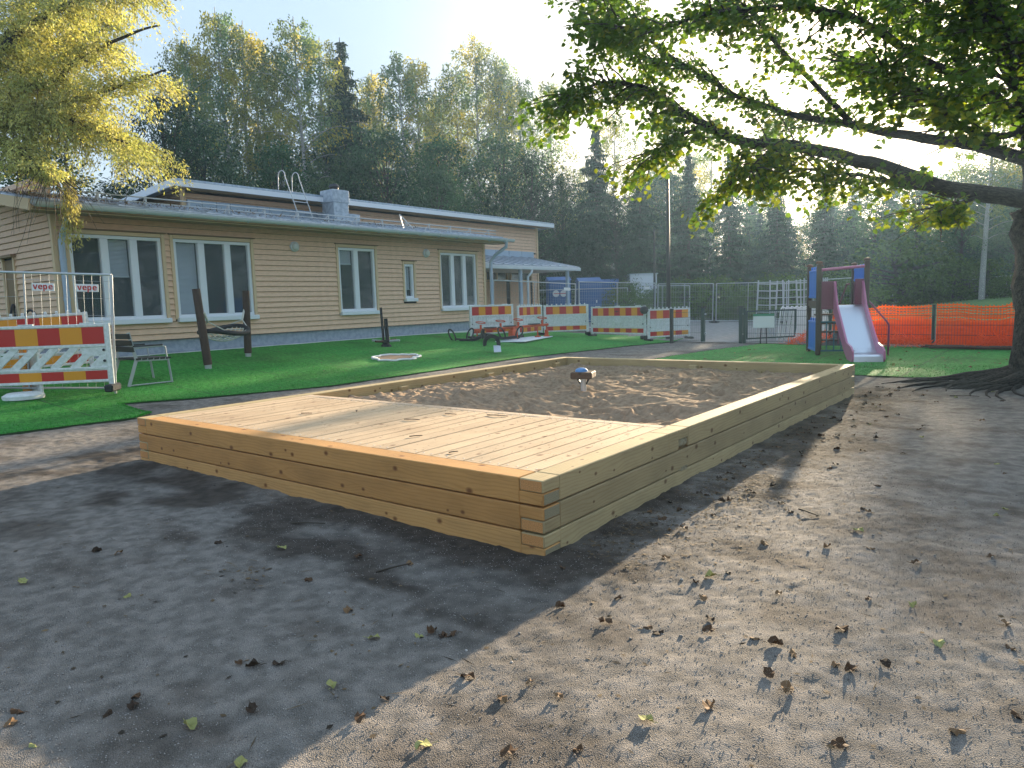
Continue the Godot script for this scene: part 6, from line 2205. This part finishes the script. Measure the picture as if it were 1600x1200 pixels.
func proto_spruce(sd: int, tall: float) -> Array:
	rng.seed = sd
	var trunk := MB.new()
	trunk.tube([Vector3.ZERO, Vector3(0, tall * 0.5, 0), Vector3(0, tall, 0)], 0.16, 0.01, 8)
	var fo := MB.new()
	fo.colored = true
	var y := tall * 0.03
	while y < tall * 0.985:
		var u := y / tall
		var reach := tall * (0.235 * pow(1.0 - u, 0.85) + 0.012) * rng.randf_range(0.85, 1.1)
		for b in (7 if u < 0.8 else 5):
			var az := rng.randf() * TAU
			var o := Vector3(cos(az), 0, sin(az))
			var sd2 := Vector3(-o.z, 0, o.x)
			var rr := reach * rng.randf_range(0.6, 1.15)
			var br := []
			for s in 6:
				var w := s / 5.0
				br.append(Vector3(0, y + rng.randf_range(-0.03, 0.03), 0) + o * rr * w + Vector3(0, rr * (0.12 * w - 0.62 * w * w + 0.34 * w * w * w), 0))
			trunk.tube(br, 0.022, 0.005, 3, false)
			var tone := rng.randf_range(0.6, 1.35)
			var n := int(rr / 0.085) + 4
			for s in n:
				var w := (s + rng.randf()) / n
				var e := along(br, minf(w, 0.999))
				var ll := (0.16 + 0.42 * (1.0 - w)) * minf(1.0, 0.35 + rr * 0.4)
				for q in [-1.0, 1.0]:
					var d: Vector3 = (e[1] * rng.randf_range(0.3, 0.9) + sd2 * q * rng.randf_range(0.5, 1.0) + Vector3(0, rng.randf_range(-0.9, -0.05), 0)).normalized()
					fo.col = Color(0.034, 0.072, 0.036) * tone * rng.randf_range(0.75, 1.3)
					fo.leaf(e[0], d, d.cross(Vector3.UP + spread(0.5)).normalized(), ll * rng.randf_range(0.7, 1.2), 0.075)
				if w > 0.12:
					var d := (Vector3(0, -1, 0) + spread(0.35)).normalized()
					fo.col = Color(0.030, 0.062, 0.033) * tone * rng.randf_range(0.75, 1.3)
					fo.leaf(e[0], d, d.cross(spread(1.0)).normalized(), rng.randf_range(0.15, 0.42), 0.06)
		y += 0.19 + 0.10 * (1.0 - u)
	return [["trunk", trunk.mesh(), M.bark], ["crown", fo.mesh(), M.needles]]

func proto_leafy(sd: int, tall: float, wide: float, from: float, clumps: int, each: int, col: Color, size: float, aspect: float, m: Material) -> Array:
	rng.seed = sd
	var trunk := MB.new()
	var path := []
	for k in 6:
		var u := k / 5.0
		path.append(Vector3(sin(u * 2.0 + sd) * 0.2 * u, tall * 0.9 * u, cos(u * 3.0 + sd) * 0.2 * u))
	trunk.tube(path, tall * 0.016, 0.02, 8)
	var fo := MB.new()
	fo.colored = true
	for k in clumps:
		var f := from + (1.0 - from) * (k + rng.randf()) / clumps
		var u := (f - from) / (1.0 - from)
		var reach := wide * pow(sin(PI * clampf(0.16 + u * 0.80, 0, 1)), 0.7)
		var az := k * 2.4 + rng.randf_range(-0.5, 0.5)
		var c := Vector3(cos(az), 0, sin(az)) * reach * pow(rng.randf(), 0.45) + Vector3(0, tall * f - size, 0)
		var cr := wide * rng.randf_range(0.22, 0.42)
		trunk.tube([along(path, clampf(f * 0.8, 0, 0.98))[0], c], 0.03, 0.008, 4, false)
		var tone := rng.randf_range(0.6, 1.4)
		for s in each:
			var dv := spread(1.0)
			if dv.length() > 1.0: dv = dv.normalized() * rng.randf()
			var at := c + Vector3(dv.x, dv.y * 0.62, dv.z) * cr
			var d := (Vector3(dv.x, dv.y - 0.5, dv.z) + spread(0.8)).normalized()
			fo.col = col * tone * rng.randf_range(0.7, 1.3)
			fo.leaf(at, d, d.cross(spread(1.0)).normalized(), size * rng.randf_range(0.7, 1.2), size * aspect)
	return [["trunk", trunk.mesh(), M.bark], ["crown", fo.mesh(), m]]

func plant(parts: Array, called: String, label: String, category: String, at: Vector3, scl: float, wide: float, group: String) -> Node3D:
	var o := thing(called, label, category, at, rng.randf() * TAU, group)
	o.scale = Vector3(scl * wide, scl, scl * wide)
	for p in parts: part(o, p[0], p[1], p[2])
	return o

func build_forest() -> void:
	var P := {
		"birch": [proto_birch(11, 18.0, Color(0.13, 0.21, 0.095), Color(0.46, 0.40, 0.07)), proto_birch(12, 18.0, Color(0.12, 0.20, 0.10), Color(0.40, 0.38, 0.08)), proto_birch(13, 18.0, Color(0.13, 0.205, 0.10), Color(0.48, 0.40, 0.07))],
		"spruce": [proto_spruce(21, 10.0), proto_spruce(22, 10.0)],
		"alder": [proto_leafy(31, 10.0, 2.5, 0.06, 85, 110, Color(0.050, 0.118, 0.048), 0.19, 0.6, M.foliage), proto_leafy(32, 10.0, 2.7, 0.1, 80, 120, Color(0.058, 0.122, 0.058), 0.18, 0.6, M.foliage)],
		"pine": [proto_leafy(41, 10.0, 2.6, 0.05, 110, 110, Color(0.018, 0.048, 0.020), 0.22, 0.22, M.needles)],
		"bush": [proto_leafy(51, 2.0, 1.3, 0.0, 34, 90, Color(0.075, 0.13, 0.03), 0.11, 0.55, M.foliage)],
	}
	var called := {"birch": "birch_tree", "spruce": "spruce_tree", "alder": "leafy_tree", "pine": "pine_tree", "bush": "bush"}
	rng.seed = 700
	for k in TREES.size():
		var q: Array = TREES[k]
		var v: Array = P[q[0]]
		var tall: float = {"birch": 18.0, "spruce": 10.0, "alder": 10.0, "pine": 10.0, "bush": 2.0}[q[0]]
		var wide := 1.0
		if q[0] == "birch" and q[3] < 13: wide = 1.55
		if q[0] == "bush": wide = 1.3
		plant(v[k % v.size()], called[q[0]], q[4], "bush" if q[0] == "bush" else "tree", on(q[1], q[2], -0.05), q[3] / tall, wide * rng.randf_range(0.92, 1.12), "")
	# shrubs along the fences and the foot of the wood
	for k in 26:
		var x := -27.0 + k * 1.05 + rng.randf_range(-0.4, 0.4)
		var z := -33.6 - rng.randf_range(0.0, 3.0) - (1.5 if x > -14 else 0.0)
		if x > -8: z -= 9.0
		plant(P.bush[0], "bush", "leafy shrub in the undergrowth %s" % ("left of the blue toilets" if x < -19.5 else "between the blue toilets and the lamp pole" if x < -13 else "behind the gateway" if x < -8 else "behind the slide"), "bush", on(x, z, -0.05), rng.randf_range(0.6, 1.15), 1.3, "undergrowth shrubs along the wood")
	# the wood goes on behind its front row
	for k in 96:
		var u := (k + rng.randf()) / 96.0
		var x := lerpf(-62.0, 12.0, u)
		var z := lerpf(-32.0, -74.0, pow(u, 0.75)) - rng.randf_range(0, 16)
		var kind: String = ["alder", "birch", "spruce", "alder", "alder", "spruce"][k % 6]
		var v: Array = P[kind]
		var hh: float = {"birch": rng.randf_range(12, 16.5), "spruce": rng.randf_range(9, 13), "alder": rng.randf_range(8, 12)}[kind]
		if x > -24: hh = rng.randf_range(6.5, 8.6)
		if x > -14.5: hh = rng.randf_range(6.3, 7.6)
		if x > -8.5: hh = rng.randf_range(8.6, 10.5)
		plant(v[k % v.size()], called[kind], "%s deep in the wood behind the front row of trees" % {"birch": "birch", "spruce": "spruce", "alder": "leafy tree"}[kind], "tree", on(x, z, -0.05), hh / (18.0 if kind == "birch" else 10.0), 1.2, "%s deep in the wood" % kind)
	# more wood along the right-hand side of the yard, seen in the window panes
	for k in 17:
		var v: Array = P.alder
		plant(v[k % 2], "leafy_tree", "leafy tree on the far right side of the yard, mirrored in the windows", "tree", on(rng.randf_range(26, 34), -12.0 - k * 4.2, -0.1), rng.randf_range(0.9, 1.35), 1.3, "leafy trees right of the yard")
	# behind the left end of the building
	for q in [[-27.0, -6.0, 5.6, "alder", "dark leafy tree behind the left gable, under the willow"], [-31.0, -11.0, 7.5, "alder", "dark leafy tree between the willow and the broad pine"], [-25.5, -11.5, 5.4, "pine", "low dark pine just above the roof at left"], [-33, -4.0, 8.0, "alder", "leafy tree far left behind the willow crown"]]:
		plant(P[q[3]][0], called[q[3]], q[4], "tree", on(q[0], q[1], -0.1), q[2] / 10.0, 1.25, "")

# ---------------------------------------------------------------- small litter
func build_litter() -> void:
	rng.seed = 800
	var ms := [curled_leaf(1), curled_leaf(2), curled_leaf(3), curled_leaf(4)]
	var mats := []
	for c in [Color(0.095, 0.055, 0.032), Color(0.19, 0.115, 0.062), Color(0.30, 0.29, 0.11), Color(0.05, 0.034, 0.024)]:
		var m := mat(c.r, c.g, c.b, 0.75)
		m.metallic_specular = 0.2
		mats.append(m)
	var tone := ["brown", "tan", "yellow green", "dark"]
	var put := func(x: float, z: float, y: float, k: int, s: float, where: String, grp: String):
		var o := part(self, "fallen_leaf", ms[rng.randi() % 4], mats[k])
		o.transform = Transform3D((Basis(Vector3.UP, rng.randf() * TAU) * Basis(Vector3.RIGHT, rng.randf_range(-0.35, 0.35) + (PI if rng.randf() < 0.3 else 0.0))).scaled(Vector3.ONE * s), Vector3(x, y + s * 0.14, z))
		tag(o, "%s curled fallen leaf lying %s" % [tone[k], where], "leaf", "%s fallen leaves %s" % [tone[k], grp])
	for e in LEAVES.split(";"):
		var q := e.split(",")
		var x := float(q[0])
		var z := float(q[1])
		var left := x < -1.9 or z > -2.6 and x < -1.75
		put.call(x, z, ground_height(x, z), int(q[2]), rng.randf_range(0.04, 0.066), "on the shaded gravel before the sandbox" if left else "on the gravel right of the sandbox", "in front" if left else "at right")
	for k in 122:
		var u := rng.randf()
		var z := lerpf(-3.6, -10.5, u)
		var x := -1.98 + absf(rng.randfn(0.0, 0.28)) + 0.02
		put.call(x, z, ground_height(x, z), [0, 3, 3, 0, 1][k % 5], rng.randf_range(0.03, 0.062), "along the right side of the sandbox", "along the box")
	for k in 70:
		var z := rng.randf_range(-10.8, -1.6)
		var x := rng.randf_range(-1.7, 1.4)
		put.call(x, z, ground_height(x, z), [0, 1, 3, 2, 0][k % 5], rng.randf_range(0.03, 0.065), "on the open gravel below the maple", "below the maple")
	for k in 50:
		var p := Vector2(rng.randf_range(-6.0, 1.5), rng.randf_range(-17.5, -11.8))
		if not inside(turf_right, p.x, p.y): continue
		put.call(p.x, p.y, base_height(p.x, p.y) + 0.03, [1, 2][k % 2], rng.randf_range(0.045, 0.075), "on the turf around the slide", "on the right turf")
	# finer scraps, too small to tell apart
	var sc := MB.new()
	sc.colored = true
	var heaps := []
	for k in 60: heaps.append(Vector3(rng.randf_range(-7.5, 2.5), 0, -0.9 - pow(rng.randf(), 0.8) * 9.0))
	for k in 34: heaps.append(Vector3(-1.95 + absf(rng.randfn(0.0, 0.22)), 0, rng.randf_range(-9.8, -3.2)))
	for k in 11000:
		var x := 0.0
		var z := 0.0
		if k % 3 == 0:
			z = rng.randf_range(-10.5, -3.0)
			x = -2.0 + absf(rng.randfn(0.0, 0.4))
		elif k % 3 == 1:
			var hp: Vector3 = heaps[k % heaps.size()]
			x = hp.x + rng.randfn(0.0, 0.12)
			z = hp.z + rng.randfn(0.0, 0.07)
		else:
			x = rng.randf_range(-8.5, 3.0)
			z = rng.randf_range(-12.5, -0.8)
		if x < -2.03 and x > -6.5 and z < -2.85 and z > -9.8: continue
		if turf_at(x, z): continue
		var y := ground_height(x, z) + 0.003
		var g := rng.randf_range(0.15, 1.4)
		sc.col = Color(0.75 * g, 0.7 * g, 0.6 * g)
		var a := rng.randf() * TAU
		var d := Vector3(cos(a), rng.randf_range(0.0, 0.10), sin(a)).normalized()
		if rng.randf() < 0.35:
			sc.leaf(Vector3(x, y, z), d, Vector3(-sin(a), rng.randf_range(-0.3, 0.3), cos(a)).normalized(), rng.randf_range(0.03, 0.10), 0.0045)
		else:
			sc.leaf(Vector3(x, y, z), d, Vector3(-sin(a), rng.randf_range(-0.2, 0.2), cos(a)).normalized(), rng.randf_range(0.010, 0.036), rng.randf_range(0.008, 0.022))
	var o := part(self, "ground_litter", sc, M.litter)
	tag(o, "scraps of bark and leaf strewn over the gravel", "litter")
	stuff(o)
	var ts := MB.new()
	ts.colored = true
	for k in 1500:
		var r := k % 3 == 0
		var p := Vector2(rng.randf_range(-14.8, -9.2), rng.randf_range(-19, -3)) if r else Vector2(rng.randf_range(-6.5, 3.0), rng.randf_range(-18, -11.3))
		if not turf_at(p.x, p.y): continue
		var g := rng.randf_range(0.6, 2.6)
		ts.col = Color(2.0 * g, 2.1 * g, 1.9 * g).clamp(Color(0, 0, 0), Color(4, 4, 4))
		var a := rng.randf() * TAU
		ts.leaf(Vector3(p.x, base_height(p.x, p.y) + 0.045, p.y), Vector3(cos(a), rng.randf_range(0, 0.4), sin(a)).normalized(), Vector3(-sin(a), rng.randf_range(-0.5, 0.5), cos(a)).normalized(), rng.randf_range(0.02, 0.05), rng.randf_range(0.012, 0.03))
	var o2 := part(self, "turf_litter", ts, M.litter)
	tag(o2, "pale leaf scraps scattered over the artificial turf", "litter")
	stuff(o2)
	# grit standing up from the gravel near the viewer
	var st := []
	var scs := PackedColorArray()
	for k in 90000:
		var x := rng.randf_range(-4.5, 2.5)
		var z := -0.7 - pow(rng.randf(), 1.5) * 5.0
		if x < -2.03 and z < -2.85: continue
		var s := rng.randf_range(0.0009, 0.0024) if k % 500 else rng.randf_range(0.003, 0.0075)
		st.append(Transform3D(Basis(Vector3(rng.randf(), 1, rng.randf()).normalized(), rng.randf() * TAU).scaled(Vector3(s * 1.3, s * 0.8, s)), Vector3(x, ground_height(x, z) + s * 0.25, z)))
		var g := rng.randf_range(0.10, 0.42)
		scs.append(Color(g * 1.02, g * 0.92, g * 0.84))
	var pm := SphereMesh.new()
	pm.radius = 1.0
	pm.height = 2.0
	pm.radial_segments = 5
	pm.rings = 2
	var gm := mat(1, 1, 1, 0.9)
	gm.vertex_color_use_as_albedo = true
	tag(many(self, "gravel_grit", pm, gm, st, scs), "loose grit on the gravel in the foreground", "grit")
	# sticks
	for q in [[790, -2.62, -2.35, 0.19, 1.2, "bent dark stick lying in front of the sandbox corner"], [0, -3.6, -2.55, 0.22, 0.5, "thin dark twig on the shaded gravel before the sandbox"], [0, -1.15, -4.3, 0.16, -0.6, "dark curved twig on the gravel right of the sandbox"], [0, -0.9, -9.9, 0.3, 0.2, "dark stick on the gravel left of the maple roots"]]:
		var b := MB.new()
		b.tube([Vector3(-q[3] * 0.5, 0, 0), Vector3(-0.02, 0.012, 0.02), Vector3(q[3] * 0.5, 0.0, -0.01)], 0.006, 0.003, 6)
		var o3 := part(self, "stick", b, M.twig_bark, "", Vector3(q[1], ground_height(q[1], q[2]) + 0.007, q[2]))
		o3.rotation.y = q[4]
		tag(o3, q[5], "stick")
